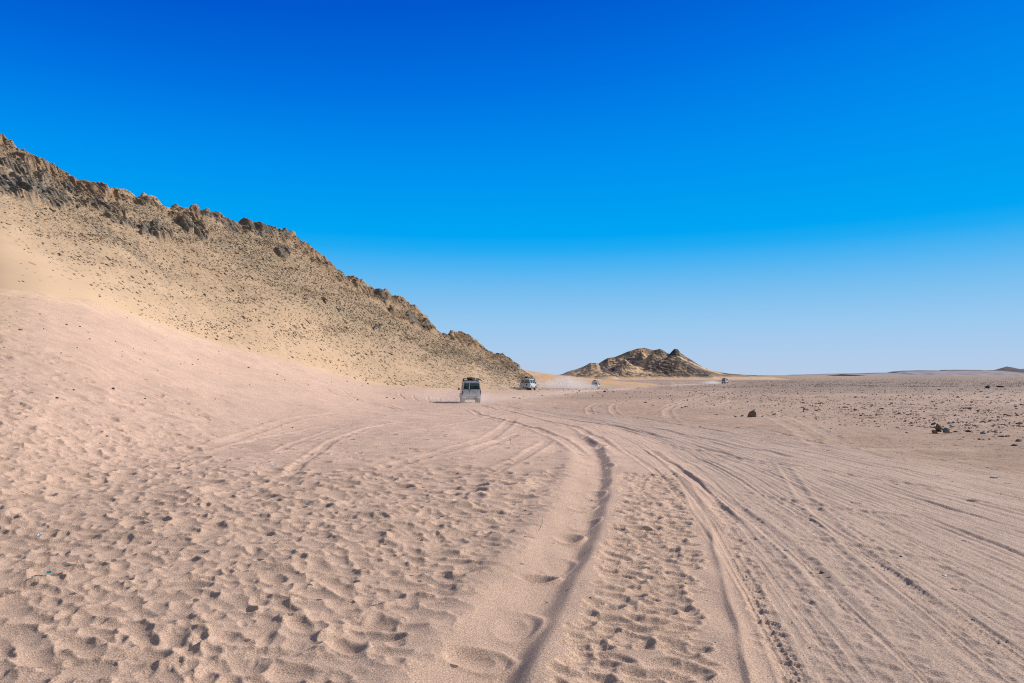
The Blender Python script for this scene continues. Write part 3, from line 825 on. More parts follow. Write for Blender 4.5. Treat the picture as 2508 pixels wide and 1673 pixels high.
def scatter(name, pos, size, mat, lib, elong=None, seed=1):
    """many stones in ONE mesh, for the ground cover nobody could count"""
    rg = np.random.default_rng(seed)
    n = len(pos); which = rg.integers(0, len(lib), n)
    V, Fc, base = [], [], 0
    ang = rg.uniform(0, 2 * np.pi, n)
    for k, (v, f) in enumerate(lib):
        idx = np.where(which == k)[0]
        if len(idx) == 0: continue
        s = size[idx][:, None] * rg.uniform(.6, 1.25, (len(idx), 3)) * np.array((1, 1, .6))
        vv = v[None] * s[:, None, :]
        c, s_ = np.cos(ang[idx])[:, None], np.sin(ang[idx])[:, None]
        x = vv[..., 0] * c - vv[..., 1] * s_; y = vv[..., 0] * s_ + vv[..., 1] * c
        vv = np.stack([x, y, vv[..., 2]], -1)
        if elong is not None:
            e = np.array(elong, np.float32); el = np.linalg.norm(e); e = e / el
            vv = vv + (vv @ e)[..., None] * e * (el - 1)
        V.append((vv + pos[idx][:, None, :]).reshape(-1, 3))
        Fc.append((f[None] + (np.arange(len(idx)) * len(v))[:, None, None] + base).reshape(-1, 3))
        base += len(idx) * len(v)
    return np_mesh(name, np.concatenate(V), np.concatenate(Fc), mat, False)
ST_TAN = mat_stone('scree_stone', (.23, .18, .13), (.46, .35, .24), 1.5)
ST_BRN = mat_stone('brown_stone', (.16, .105, .08), (.30, .20, .155), 5)
ST_DRK = mat_stone('dark_stone', (.055, .048, .045), (.15, .125, .11), 5)
ST_GRY = mat_stone('grey_stone', (.16, .17, .16), (.34, .34, .31), 5)
ST_PAL = mat_stone('pale_stone', (.42, .38, .33), (.62, .56, .50), 5)
ST_MIX = mat_stone('plain_stone', (.14, .10, .08), (.38, .28, .23), 3)

rows_, cols_ = Tt.shape
w = (dens * (Tt > .01) * (Tt < .99)); w = w * np.gradient(Yh, axis=0) * (PX > -120) * Yh
w = w * (.25 + noise(Xh / 4, zh / 2, 311) ** 2 * 3 + .5 * swath)
w = np.clip(w, 0, None).astype(np.float64); cw = np.cumsum(w.ravel()); cw /= cw[-1]
NS = 80000
idx = np.searchsorted(cw, RNG.random(NS)); idx = np.clip(idx, 0, w.size - 1)
pos = np.stack([Xh.ravel()[idx], Yh.ravel()[idx], Zh.ravel()[idx]], -1).astype(np.float32)
pos[:, 0] += RNG.normal(0, .05, NS); pos[:, 1] += RNG.normal(0, .03, NS)
size = np.clip(RNG.lognormal(math.log(.054), .48, NS), .03, .50) * (.8 + pos[:, 1] / 220)
scree = scatter('scree', pos, size, ST_TAN, LOW, elong=(1.75, -.5, -1.05), seed=3)
tag(scree, 'loose scree covering the slope of the tawny hill', 'scree', kind='stuff')

# ------------------------------------------------------------------ far hills
def ridge_mesh(name, label, xs, yc, Yc, depth, back, zfoot_, mat, ustep, nt, colour, relief, extra=None, smooth_px=4):
    px = np.arange(min(xs), max(xs) + .01, ustep); u = (px - CX) / F
    t = np.concatenate([np.linspace(-.06, 1, nt), 1 + np.geomspace(.01, 1, 14)])
    Uu, Tq = np.meshgrid(u, t); PXq = CX + F * Uu
    crest = np.interp(PXq, xs, yc)
    zc = EYE + Yc * (HY - crest) / F
    Y = np.where(Tq <= 1, Yc - depth * (1 - Tq), Yc + back * (Tq - 1))
    X = Uu * Y
    X = Uu * Yc + (X - Uu * Yc) * .35
    zz = zfoot_ + (zc - zfoot_) * np.where(Tq < 0, Tq, np.where(Tq <= 1, Tq ** 1.15, 1 - (Tq - 1) * 1.3))
    if extra is not None: zz = extra(X, Y, zz, Tq, PXq)
    amp = np.clip((zc - zfoot_) / 25, 0, 1) * np.clip(Tq * 4, 0, 1)
    zz = zz + relief(X, Y, zz, Tq) * amp * np.where(Tq > .95, .15, 1)
    c, g = colour(X, Y, zz, Tq, PXq)
    o = np_mesh(name, np.stack([X, Y, zz], -1).reshape(-1, 3), grid_faces(*Tq.shape), mat, True, {'tint': c.reshape(-1, 3).astype(np.float32), 'gravel': g.ravel()})
    tag(o, label, kind='structure'); return o
# orange saddle right of the long hill
def col_saddle(X, Y, z, t, p):
    n_ = fbm(X / 6, Y / 6, 401, 3)
    c = mixc(np.broadcast_to(np.array((.58, .33, .16)), X.shape + (3,)), np.broadcast_to(np.array((.42, .32, .22)), X.shape + (3,)), np.clip(.3 + n_ + (1 - t) * .5, 0, 1))
    return c, np.clip(.3 + n_, 0, .8)
ridge_mesh('sandy_saddle', 'low orange sandy saddle between the long hill and the lone hill', [1120, 1277, 1318, 1361, 1420, 1500, 1600], [890, 905, 912, 918, 924, 932, 940], 300, 120, 60, -2.3, M_HILL, 1.0, 160, col_saddle,
           lambda X, Y, z, t: 1.6 * fbm(X / 9, Y / 12, 405, 3))
# lone dark hill
LX = [1330, 1375, 1390, 1414, 1430, 1446, 1467, 1488, 1505, 1520, 1541, 1563, 1579, 1601, 1617, 1625, 1633, 1640, 1652, 1660, 1668, 1694, 1722, 1750, 1786, 1830, 1880]
LY = [921, 917, 910, 903, 897, 888, 889, 876, 874, 868, 859, 852, 851, 857, 853, 857, 863, 866, 853, 854, 864, 881, 899, 909, 915, 918, 920]
def lone_extra(X, Y, z, t, p):
    # front spurs: a dark cone on the right, rounded shoulders on the left
    def cone(cx_, cy_, top, rx_, ry_, pw=1.0):
        x0 = (cx_ - CX) / F * cy_
        d = np.sqrt(((X - x0) / rx_) ** 2 + ((Y - cy_) / ry_) ** 2)
        return -2 + (top + 2) * np.clip(1 - d, 0, None) ** pw
    z = np.where(t > 1, z, z * (.62 + .38 * np.clip(t, 0, 1) ** 2) - .5)
    z = np.maximum(z, cone(1643, 598, 19.5, 46, 34)); z = np.maximum(z, cone(1600, 612, 22, 34, 34)); z = np.maximum(z, cone(1530, 600, 15.5, 30, 40, 1.1))
    z = np.maximum(z, cone(1450, 585, 8.5, 24, 34, 1.1)); z = np.maximum(z, cone(1480, 565, 4.5, 15, 20)); z = np.maximum(z, cone(1728, 570, 4, 12, 16)); z = np.maximum(z, cone(1570, 620, 24, 24, 34, 1.0))
    return z
def col_lone(X, Y, z, t, p):
    n1_ = fbm(X / 14, (Y + 2 * z) / 14, 411, 4); n2_ = fbm(X / 5, (Y + 2 * z) / 5, 417, 3)
    dk = np.array((.078, .068, .062)); br = np.array((.25, .17, .115)); sn = np.array((.58, .40, .25)); pk = np.array((.45, .34, .28))
    c = mixc(np.broadcast_to(br, X.shape + (3,)), np.broadcast_to(dk, X.shape + (3,)), sstep(-.25, .25, n1_ + .4 * sstep(1560, 1650, p) * sstep(1720, 1690, p) - .1))
    pyq = HY - (z - EYE) / Y * F
    def ch(x0, y0, x1, y1, w_):
        dx, dy = x1 - x0, y1 - y0; tt = np.clip(((p - x0) * dx + (pyq - y0) * dy) / (dx * dx + dy * dy), 0, 1)
        return 1 - sstep(w_ * .4, w_ * 1.5, np.hypot(p - x0 - tt * dx + 5 * n2_, pyq - y0 - tt * dy + 3 * n2_))
    s_ = np.maximum.reduce([ch(1574, 858, 1574, 872, 5), ch(1574, 872, 1556, 900, 4), ch(1552, 900, 1545, 908, 6), ch(1608, 878, 1596, 892, 1.5), ch(1650, 872, 1720, 902, 2.5), ch(1720, 902, 1760, 914, 3), ch(1462, 892, 1462, 908, 4), ch(1500, 905, 1570, 912, 4)])
    s_ = np.maximum(s_, sstep(-.05, .3, n2_ + n1_ * .6) * .8 * sstep(1620, 1560, p)); s_ = np.maximum(s_, sstep(.2, .5, n2_) * .5)
    s_ = np.maximum(s_, sstep(1.5, -.5, z) * .9)
    c = mixc(c, np.broadcast_to(sn, c.shape), np.clip(s_, 0, 1))
    return c, np.clip(1 - s_, .2, 1) * .38
ridge_mesh('dark_lone_hill', 'dark rocky lone hill with three knobs and pale sandy chutes', LX, LY, 640, 95, 90, -2.4, M_FAR, .7, 230, col_lone,
           lambda X, Y, z, t: 1.0 * (ridged(X / 11, Y / 26, 421, 4) - .55) * np.where(X > 118, .55, 1) + .45 * fbm(X / 3.5, Y / 3.5, 425, 3), lone_extra)
# far mesas at the right edge
MX = [2060, 2110, 2140, 2180, 2185, 2210, 2250, 2300, 2306, 2340, 2400, 2410, 2440, 2452, 2466, 2478, 2492, 2508, 2560, 2640, 2800]
MY = [917, 915, 913, 912.5, 910, 908, 907, 907.5, 906, 905.5, 906, 907, 906.5, 901.5, 897.5, 900.5, 905, 903, 904, 904, 904]
def col_mesa(X, Y, z, t, p):
    n_ = fbm(X / 60, Y / 60, 431, 3)
    gul = sstep(0, .6, ridged(X / 55, Y / 400, 433, 2) - .3)
    c = mixc(np.broadcast_to(np.array((.27, .25, .27)), X.shape + (3,)), np.broadcast_to(np.array((.33, .26, .25)), X.shape + (3,)), gul)  # flank rock tinted grey-lavender: distance haze put into the base colour
    cap = np.clip(sstep(.84, .88, t) + sstep(2438, 2450, p) * sstep(2500, 2488, p) * sstep(.45, .6, t), 0, 1)
    c = mixc(c, np.broadcast_to(np.array((.12, .10, .10)), c.shape), cap)
    c = mixc(c, np.broadcast_to(np.array((.50, .34, .20)), c.shape), sstep(.25, .05, t) * sstep(2260, 2180, p))
    return c, np.full(X.shape, .1)
ridge_mesh('far_mesa', 'pale far mesas with dark caps and a dark cone on the horizon', MX, MY, 3000, 500, 400, -4, M_FAR, 1.2, 70, col_mesa,
           lambda X, Y, z, t: 5 * (ridged(X / 55, Y / 300, 433, 2) - .5) * (t < .85))
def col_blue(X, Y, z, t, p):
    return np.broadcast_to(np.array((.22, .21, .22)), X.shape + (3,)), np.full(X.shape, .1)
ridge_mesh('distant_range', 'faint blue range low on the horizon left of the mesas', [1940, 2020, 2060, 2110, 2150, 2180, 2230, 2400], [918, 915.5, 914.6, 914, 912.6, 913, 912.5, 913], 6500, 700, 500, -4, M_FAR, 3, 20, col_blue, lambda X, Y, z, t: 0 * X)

# ------------------------------------------------------------------ gravel on the plain (beyond counting)
def plain_points(n, seed, ylo, yhi, clump=.2):
    rg = np.random.default_rng(seed); out = []
    while len(out) < n:
        px = rg.uniform(1180, 2620, 4000); py = ylo + (yhi - ylo) * rg.random(4000)
        dn = fbm(px / 60, py / 7, seed, 3) + .25 * noise(px / 14, py / 3, seed + 3)
        lim = 985 - (px - 1200) * -.085 if False else 0
        right = py < 960 + (px - 1230) * .105        # the road's near edge
        farr = py > 953 - (px - 1230) * .024         # the convoy's road
        edge_ = rg.random(4000) < np.clip((960 + (px - 1230) * .105 - py) / 45, .04, 1)
        ok = (dn > clump * rg.random(4000) * 3 - .45) & right & farr & edge_
        for a_, b_ in zip(px[ok], py[ok]): out.append((a_, b_))
    return out[:n]
pp = plain_points(10000, 21, 924, 1075)
_rg = np.random.default_rng(5); _bp = [(a_, b_) for a_, b_ in zip(_rg.uniform(1500, 2560, 16000), 922.5 + 26 * _rg.random(16000) ** .8) if _rg.random() < .12 + .88 * sstep(1650, 2000, a_) * sstep(-.25, .3, float(noise(a_ / 60, b_ / 3, 5)) + .1)]
pp = pp + _bp
gp = np.array([(lambda q: (q[0], q[1], gz(*q)))(unproject(*p)) for p in pp], np.float32)
gs = np.clip(RNG.lognormal(math.log(.020), .5, len(gp)), .008, .10) * (1 + gp[:, 1] / 45)
gs = np.minimum(gs, .26)
gp[:, 2] += gs * .2
tag(scatter('gravel', gp, gs, ST_MIX, LOW, seed=9), 'small gravel strewn over the brown plain', 'gravel', kind='stuff')
# pebbles close by, on and beside the road
rg = np.random.default_rng(77); npb = []
while len(npb) < 900:
    y = 4.5 + 24 * rg.random() ** 1.3; x = rg.uniform(-3, .9 * y)
    if x < float(C_MAIN(y)) + .5: continue
    npb.append((x, y, gz(x, y)))
npb = np.array(npb, np.float32)
tag(scatter('pebbles', npb, np.clip(rg.lognormal(math.log(.008), .4, len(npb)), .004, .022), ST_MIX, LOW, seed=13), 'tiny pebbles on the rutted road', 'pebbles', kind='stuff')

# ------------------------------------------------------------------ single stones
ROCKLIB = []
for s in range(10):
    v, f = bm_arrays(hull_rock(60 + s, 18, 1, random.uniform(.7, 1), random.uniform(.55, .9), flat=.35))
    me = bpy.data.meshes.new('stone'); me.from_pydata([tuple(p) for p in v.tolist()], [], f.tolist()); ROCKLIB.append(me)
LIBM = {}
def rock_mesh(k, mat):
    key_ = (k, mat.name)
    if key_ not in LIBM:
        me = ROCKLIB[k].copy(); me.materials.append(mat); LIBM[key_] = me
    return LIBM[key_]
def put_rock(px, py, wpx, mat, name='stone', label=None, cat='stone', group=None, hfac=1.0, k=None, rz=None, sink=.18, pts=None, dz=0.0, dyy=0.0):
    x, y = unproject(px, py)
    y += dyy; x = (px - CX) / F * y
    s = wpx / F * y / 2 / .86
    if pts is None:
        me = rock_mesh(random.randrange(10) if k is None else k, mat)
    else:
        bm = hull_rock(1, pts=pts); bmesh.ops.bevel(bm, geom=bm.edges, offset=.03, segments=1, affect='EDGES')
        me = bpy.data.meshes.new(name); bm.to_mesh(me); bm.free(); me.materials.append(mat)
    o = bpy.data.objects.new(name, me); COL.objects.link(o)
    zz = gz(x, y)
    o.location = (x, y, zz + s * hfac * (.35 - sink) + dz)
    o.scale = (s, s * random.uniform(.8, 1.1), s * hfac)
    o.rotation_euler = (0 if pts else random.uniform(-.12, .12), 0 if pts else random.uniform(-.12, .12), random.uniform(0, 6.28) if rz is None else rz)
    tag(o, label, cat, group)
    return o
BR, DK, GR, PA = ST_BRN, ST_DRK, ST_GRY, ST_PAL
# the upright boulder and its neighbours
put_rock(1841, 1022, 18, BR, 'boulder', 'upright brown boulder with a pointed top, largest stone on the plain', 'boulder', hfac=1.0, rz=0, sink=.35,
         pts=[(-.95, -.5, 0), (.95, -.5, 0), (.95, .5, 0), (-.9, .5, 0), (-.95, -.45, .8), (-.75, -.4, 1.3), (.15, -.35, 1.75), (.55, -.3, 1.7), (.93, -.4, 1.1), (.3, .35, 1.65), (.6, .35, 1.45), (-.5, .4, 1.1), (-.8, .45, .5), (.95, .45, .5)])
sp = [(1802, 1021, 8, BR, 'small dark brown stone left of the upright boulder, farther of two'),
      (1818, 1020, 10, BR, 'squat brown stone next to the left side of the upright boulder'),
      (1867, 1021, 9, BR, 'low brown stone just right of the upright boulder'),
      (1757, 1014, 8, BR, 'round striped stone alone left of the upright boulder'),
      (1672, 1000, 10, BR, 'rounded brown stone beside scattered pebbles, leftmost of the row before the boulder'),
      (1749, 995, 6, BR, 'small dark stone behind the round striped stone'),
      (1907, 991, 8, BR, 'square brown stone with a pale side behind the upright boulder'),
      (2070, 999, 20, DK, 'black low humped rock on the plain, between the boulder and the cairn'),
      (2058, 992, 6, DK, 'small black stone touching the black humped rock'),
      (2136, 995, 13, PA, 'pale pink stone right of the black humped rock'),
      (2159, 1001, 14, BR, 'flat tan stone right of the pale pink stone'),
      (2096, 1009, 10, BR, 'flat tan stone in front of the black humped rock'),
      (1978, 1003, 14, GR, 'grey-green flat slab left of the black humped rock'),
      (2147, 1037, 10, DK, 'dark pointed stone alone below the tan stones'),
      (2035, 1052, 7, GR, 'small greenish stone left of the dark pointed stone'),
      (2203, 1051, 17, PA, 'whitish flat slab left of the cairn'),
      (2136, 967, 5, BR, 'small upright stone far out on the plain behind the pale pink stone'),
      (2168, 959, 9, PA, 'pale stone far out beyond the small upright stone'),
      (2300, 955, 8, DK, 'dark stone far out left of the long dark mound'),
      (2418, 951, 20, DK, 'long dark mound of rock far out near the right edge'),
      (2450, 949, 18, DK, 'dark flat rock just behind the long dark mound'),
      (2371, 1001, 20, DK, 'dark flat rock with broken pebbles, right of centre plain'),
      (2403, 1006, 12, GR, 'grey stone at the right end of the dark flat rock'),
      (2472, 1018, 12, GR, 'grey half-buried stone near the right edge'),
      (2492, 1016, 9, DK, 'small dark stone beside the grey half-buried stone at the right edge'),
      (2286, 985, 12, DK, 'dark angular stone in the pebble band'),
      (2308, 985, 10, BR, 'brown block right of the dark angular stone in the pebble band'),
      (2438, 1061, 13, BR, 'brown block leaning stone right of the cairn'),
      (2447, 1054, 13, PA, 'pale rounded stone behind the brown leaning block'),
      (2407, 1066, 12, GR, 'grey-green stone between the cairn and the brown block'),
      (2452, 1070, 18, DK, 'flat dark stone in front of the brown leaning block'),
      (2484, 1090, 16, DK, 'dark wedge of stone low at the right edge'),
      (2496, 1077, 14, GR, 'grey rough stone behind the dark wedge at the right edge'),
      (2326, 1040, 12, GR, 'grey stone with a dark top behind the cairn'),
      (2369, 1044, 17, BR, 'brown broken slab right behind the cairn'),
      (2245, 1034, 7, DK, 'little black stone behind and left of the cairn'),
      (2267, 1053, 6, BR, 'little brown stone left of the cairn'),
      (2340, 1062, 16, BR, 'tan flat stone at the right foot of the cairn'),
      (2372, 1062, 16, BR, 'brown crumbled stones halfway between cairn and grey-green stone'),
      (1581, 987, 11, BR, 'brown low mound of stone on the plain right of the second vehicle'),
      (1595, 989, 6, BR, 'small pale-brown stone at the right end of the low mound'),
      (1558, 989, 5, DK, 'small dark stone left of the low brown mound'),
      (1260, 975, 9, BR, 'reddish brown stone below the second vehicle'),
      (1273, 976, 7, BR, 'small reddish stone right beside the reddish brown stone'),
      (1282, 972, 5, PA, 'pale small stone right of the reddish pair'),
      (2012, 1400, 17, BR, 'dark brown stone lying on the near road'),
      (1925, 1348, 15, PA, 'pale pebble half sunk in the near road, left of the dark brown stone'),
      (2313, 1407, 17, PA, 'pale lilac flat stone on the near road at the right'),
      (2057, 1477, 8, BR, 'small red-brown chip in front of the dark brown stone on the road'),
      (2435, 1170, 22, PA, 'pale lilac flat stone among the fine tyre lines at the right'),
      (2208, 1358, 11, PA, 'pale chip behind the lilac flat stone on the road'),
      (1715, 1043, 7, PA, 'small white-topped stone in front of the round striped stone')]
for px, py, wpx, mt, lb in sp:
    put_rock(px, py, wpx, mt, 'stone', lb, hfac=random.uniform(.75, 1.0) if 'flat' not in lb and 'slab' not in lb and 'low' not in lb else .5)
# the cairn: five separate stones leaning on one another
def cairn_stone(px, py, w_, h_, mt, lab, lift=0.0, dy=0.0, tilt=0.0, k=0):
    x, y = unproject(px, 1063); y += dy
    s = w_ / F * y / 2 / .85; hh = h_ / F * y / 2 / .6
    o = bpy.data.objects.new('cairn_stone', rock_mesh(k, mt)); COL.objects.link(o)
    o.location = (x, y, gz(x, y) + (1063 - py) / F * y + lift)
    o.scale = (s, s * .9, hh); o.rotation_euler = (0.1, tilt, k * 1.1)
    tag(o, lab, 'stone', 'stones of the cairn'); return o
cairn_stone(2288, 1059, 17, 10, BR, 'dark red block at the left base of the cairn', k=1)
cairn_stone(2313, 1056, 17, 18, GR, 'grey-green block at the right base of the cairn', k=2, dy=-.1)
cairn_stone(2303, 1056, 14, 14, DK, 'dark block in the middle of the cairn base', k=3, dy=.12)
cairn_stone(2300, 1047, 18, 18, BR, 'rounded brown stone resting on top of the cairn', k=4, dy=.05, tilt=.5)
cairn_stone(2290, 1041, 12, 8, DK, 'thin dark slab leaning out at the upper left of the cairn', k=5, dy=.1, tilt=-.4)
cairn_stone(2325, 1060, 8, 12, PA, 'pale sliver leaning on the right foot of the cairn', k=6)
# stones lying on the pink sand slope
SL = [(290, 323, 7), (480, 405, 9), (575, 420, 6), (150, 440, 13), (645, 505, 6), (555, 563, 4), (440, 603, 6), (830, 517, 5), (960, 567, 4), (1040, 600, 6), (1010, 650, 4), (1425, 652, 5), (1330, 667, 4), (1300, 685, 4),
      (1385, 680, 4), (1575, 592, 5), (1790, 710, 9), (1995, 757, 6), (1797, 838, 6), (815, 862, 12), (410, 935, 12), (530, 868, 8), (1045, 925, 6), (1350, 875, 5), (1890, 1108, 6), (1550, 945, 5), (150, 983, 5), (240, 1030, 4), (770, 1200, 8),
      (1135, 735, 4), (1525, 758, 4), (1585, 757, 4), (2105, 1132, 5), (65, 210, 4), (20, 240, 4), (120, 300, 4), (70, 413, 6), (30, 565, 4), (425, 653, 4), (880, 627, 5), (2050, 795, 5), (2220, 835, 5), (915, 357, 4), (315, 430, 5)]
GSL = 'dark stones scattered on the pink sand slope'
for i, (a_, b_, w_) in enumerate(SL):
    px, py = a_ / 2.939, 660 + b_ / 2.939
    lab = {3: 'elongated dark stone on the sand slope close to the left edge', 16: 'dark angular stone on pink sand just under the hill foot', 19: 'dark pointed stone with a pale side midway up the pink sand',
           20: 'dark rounded stone on pink sand near the footprints at left', 24: 'black stone lying between two faint tyre arcs', 28: 'small stone at the edge of a footprint, left foreground'}.get(i, 'small dark stone lying on the smooth pink sand slope')
    put_rock(px, py, w_ * .75 + .8, DK if i % 3 else BR, 'stone', lab, group=GSL)
for px, py, w_ in ((335, 986, 9), (197, 779, 5), (301, 862, 5), (18, 784, 6), (746, 961, 6), (862, 966, 4)):
    put_rock(px, py, w_, PA, 'stone', 'small pale stone on the pink sand slope' if px != 335 else 'pale stone in a hollow of the pink sand', group='pale stones on the pink sand slope')
for px, py, w_ in ((876, 979, 6), (947, 974, 5), (965, 976, 5), (901, 941, 5), (850, 934, 4), (887, 945, 4), (1000, 951, 4), (720, 962, 4), (812, 938, 4), (990, 963, 3)):
    put_rock(px, py, w_, DK, 'stone', 'small dark stone by the curved tracks left of the nearest vehicle', group='stones by the curved tracks')
# the larger stones of the plain
rr = random.Random(8)
cnt = 0
clusters = [(2240, 980, 110, 6), (2420, 1000, 90, 12), (1690, 995, 40, 8), (1985, 960, 60, 6), (1810, 975, 30, 4), (2330, 1045, 60, 14), (2440, 1065, 60, 14), (1400, 976, 16, 3), (2060, 998, 40, 6), (2480, 960, 50, 5), (1860, 965, 40, 5), (1480, 958, 60, 3)]
while cnt < 215:
    if rr.random() < .62:
        c = rr.choice(clusters); px, py = rr.gauss(c[0], c[2]), rr.gauss(c[1], c[3])
    else:
        px, py = rr.uniform(1300, 2500), rr.triangular(940, 1090, 960)
    if not (960 + (px - 1230) * .085 > py > 952 - (px - 1230) * .02) or px > 2520: continue
    w_ = min(9, max(2.5, rr.lognormvariate(math.log(4.2), .35)) * (.7 + (py - 930) / 160))
    mt = rr.choice((BR, BR, DK, ST_MIX, GR, PA, BR))
    put_rock(px, py, w_, mt, 'stone', 'small stone among many strewn over the gravel plain', group='stones strewn over the gravel plain', hfac=rr.uniform(.6, 1))
    cnt += 1

# ------------------------------------------------------------------ vehicles
PAINT = mat_simple('dusty_white_paint', (.46, .54, .63), .38, noise_amt=.07, scale=2.2, coat=.25)
RUBBER = mat_simple('dusty_rubber', (.05, .045, .04), .9, noise_amt=.4, scale=6)
STEEL = mat_simple('wheel_steel', (.45, .44, .42), .5, .4)
BLACK = mat_simple('black_trim', (.03, .03, .032), .6)
DARKG = mat_simple('dark_grey_rack', (.07, .075, .08), .55, .2)
SEATM = mat_simple('seat_cloth', (.06, .065, .075), .9, noise_amt=.2)
REDL = mat_simple('red_lens', (.16, .03, .05), .3)
GREYB = mat_simple('grey_bumper', (.22, .22, .22), .6, noise_amt=.2)
PLATE = mat_simple('pale_plate', (.62, .64, .62), .5)
def mat_glass():
    m = bpy.data.materials.new('tinted_glass'); m.use_nodes = True
    nt = m.node_tree; nd, lk = nt.nodes, nt.links; nd.clear()
    o = nd.new('ShaderNodeOutputMaterial'); t = nd.new('ShaderNodeBsdfTransparent'); g = nd.new('ShaderNodeBsdfGlossy'); mx = nd.new('ShaderNodeMixShader')
    t.inputs[0].default_value = (.42, .56, .66, 1); g.inputs[0].default_value = (.8, .85, .9, 1); g.inputs['Roughness'].default_value = .08
    fr_ = nd.new('ShaderNodeFresnel'); fr_.inputs[0].default_value = 1.5
    lk.new(M(nd, lk, 'ADD', fr_.outputs[0], .04, clamp=True), mx.inputs[0]); lk.new(t.outputs[0], mx.inputs[1]); lk.new(g.outputs[0], mx.inputs[2]); lk.new(mx.outputs[0], o.inputs[0])
    return m
GLASS = mat_glass()
def part(name, bm, mat, parent, smooth=False, label=None):
    me = bpy.data.meshes.new(name)
    bmesh.ops.recalc_face_normals(bm, faces=bm.faces)
    bm.to_mesh(me); bm.free(); me.materials.append(mat)
    if smooth:
        for p in me.polygons: p.use_smooth = True
    o = bpy.data.objects.new(name, me); COL.objects.link(o); o.parent = parent
    if label: o['label'] = label
    return o
def add_box(bm, x0, x1, y0, y1, z0, z1, bev=0.0):
    r = bmesh.ops.create_cube(bm, size=1.0)
    for v in r['verts']:
        v.co = Vector(((x0 + x1) / 2 + v.co.x * (x1 - x0), (y0 + y1) / 2 + v.co.y * (y1 - y0), (z0 + z1) / 2 + v.co.z * (z1 - z0)))
    if bev:
        es = list({e for v in r['verts'] for e in v.link_edges})
        bmesh.ops.bevel(bm, geom=es, offset=bev, segments=2, affect='EDGES')
def add_cyl(bm, c, axis, r, h, n=24, r2=None):
    rot = Vector((0, 0, 1)).rotation_difference(Vector(axis)).to_matrix().to_4x4()
    bmesh.ops.create_cone(bm, cap_ends=True, segments=n, radius1=r, radius2=r if r2 is None else r2, depth=h, matrix=Matrix.Translation(c) @ rot)
def add_bar(bm, a, b, r=.02, n=6):
    a, b = Vector(a), Vector(b); add_cyl(bm, (a + b) / 2, b - a, r, (b - a).length, n)
def poly(bm, pts, thick=(0, .012, 0)):
    t = Vector(thick); f = [bm.verts.new(p) for p in pts]; b = [bm.verts.new(Vector(p) + t) for p in pts]; n = len(pts)
    bm.faces.new(f); bm.faces.new(b[::-1])
    for i in range(n): bm.faces.new((f[i], b[i], b[(i + 1) % n], f[(i + 1) % n]))
WR, WF, WRAD = -1.45, 1.52, .40
def body_ring(y):
    zb = .52
    for yw in (WR, WF):
        d = abs(y - yw)
        if d < .52: zb = max(zb, .38 + math.sqrt(.52 ** 2 - d * d))
    if y <= .85: k = 1.0
    elif y < 1.32: k = 1 - (y - .85) / .47
    else: k = 0.0
    hood = 1.235 - .11 * max(0, (y - 1.3)) / 1.0 - (.12 if y > 2.2 else 0)
    w = 1.0 - .05 * max(0, (y - 1.2)) - (.05 if y > 2.2 else 0)
    zb2 = min(zb + .06, 1.0)
    full = [(0, .50), (.74, .50), (.86, zb), (.885, max(zb2, .80)), (.875, 1.10), (.86, 1.26), (.765, 1.83), (.72, 1.93), (.56, 1.99), (0, 2.03)]
    hd = [(0, .50), (.74, .50), (.86, zb), (.885, max(zb2, .80)), (.875, 1.08), (.80, hood - .03), (.76, hood - .01), (.66, hood), (.45, hood + .015), (0, hood + .03)]
    return [((a[0] * k + b[0] * (1 - k)) * w, a[1] * k + b[1] * (1 - k)) for a, b in zip(full, hd)]
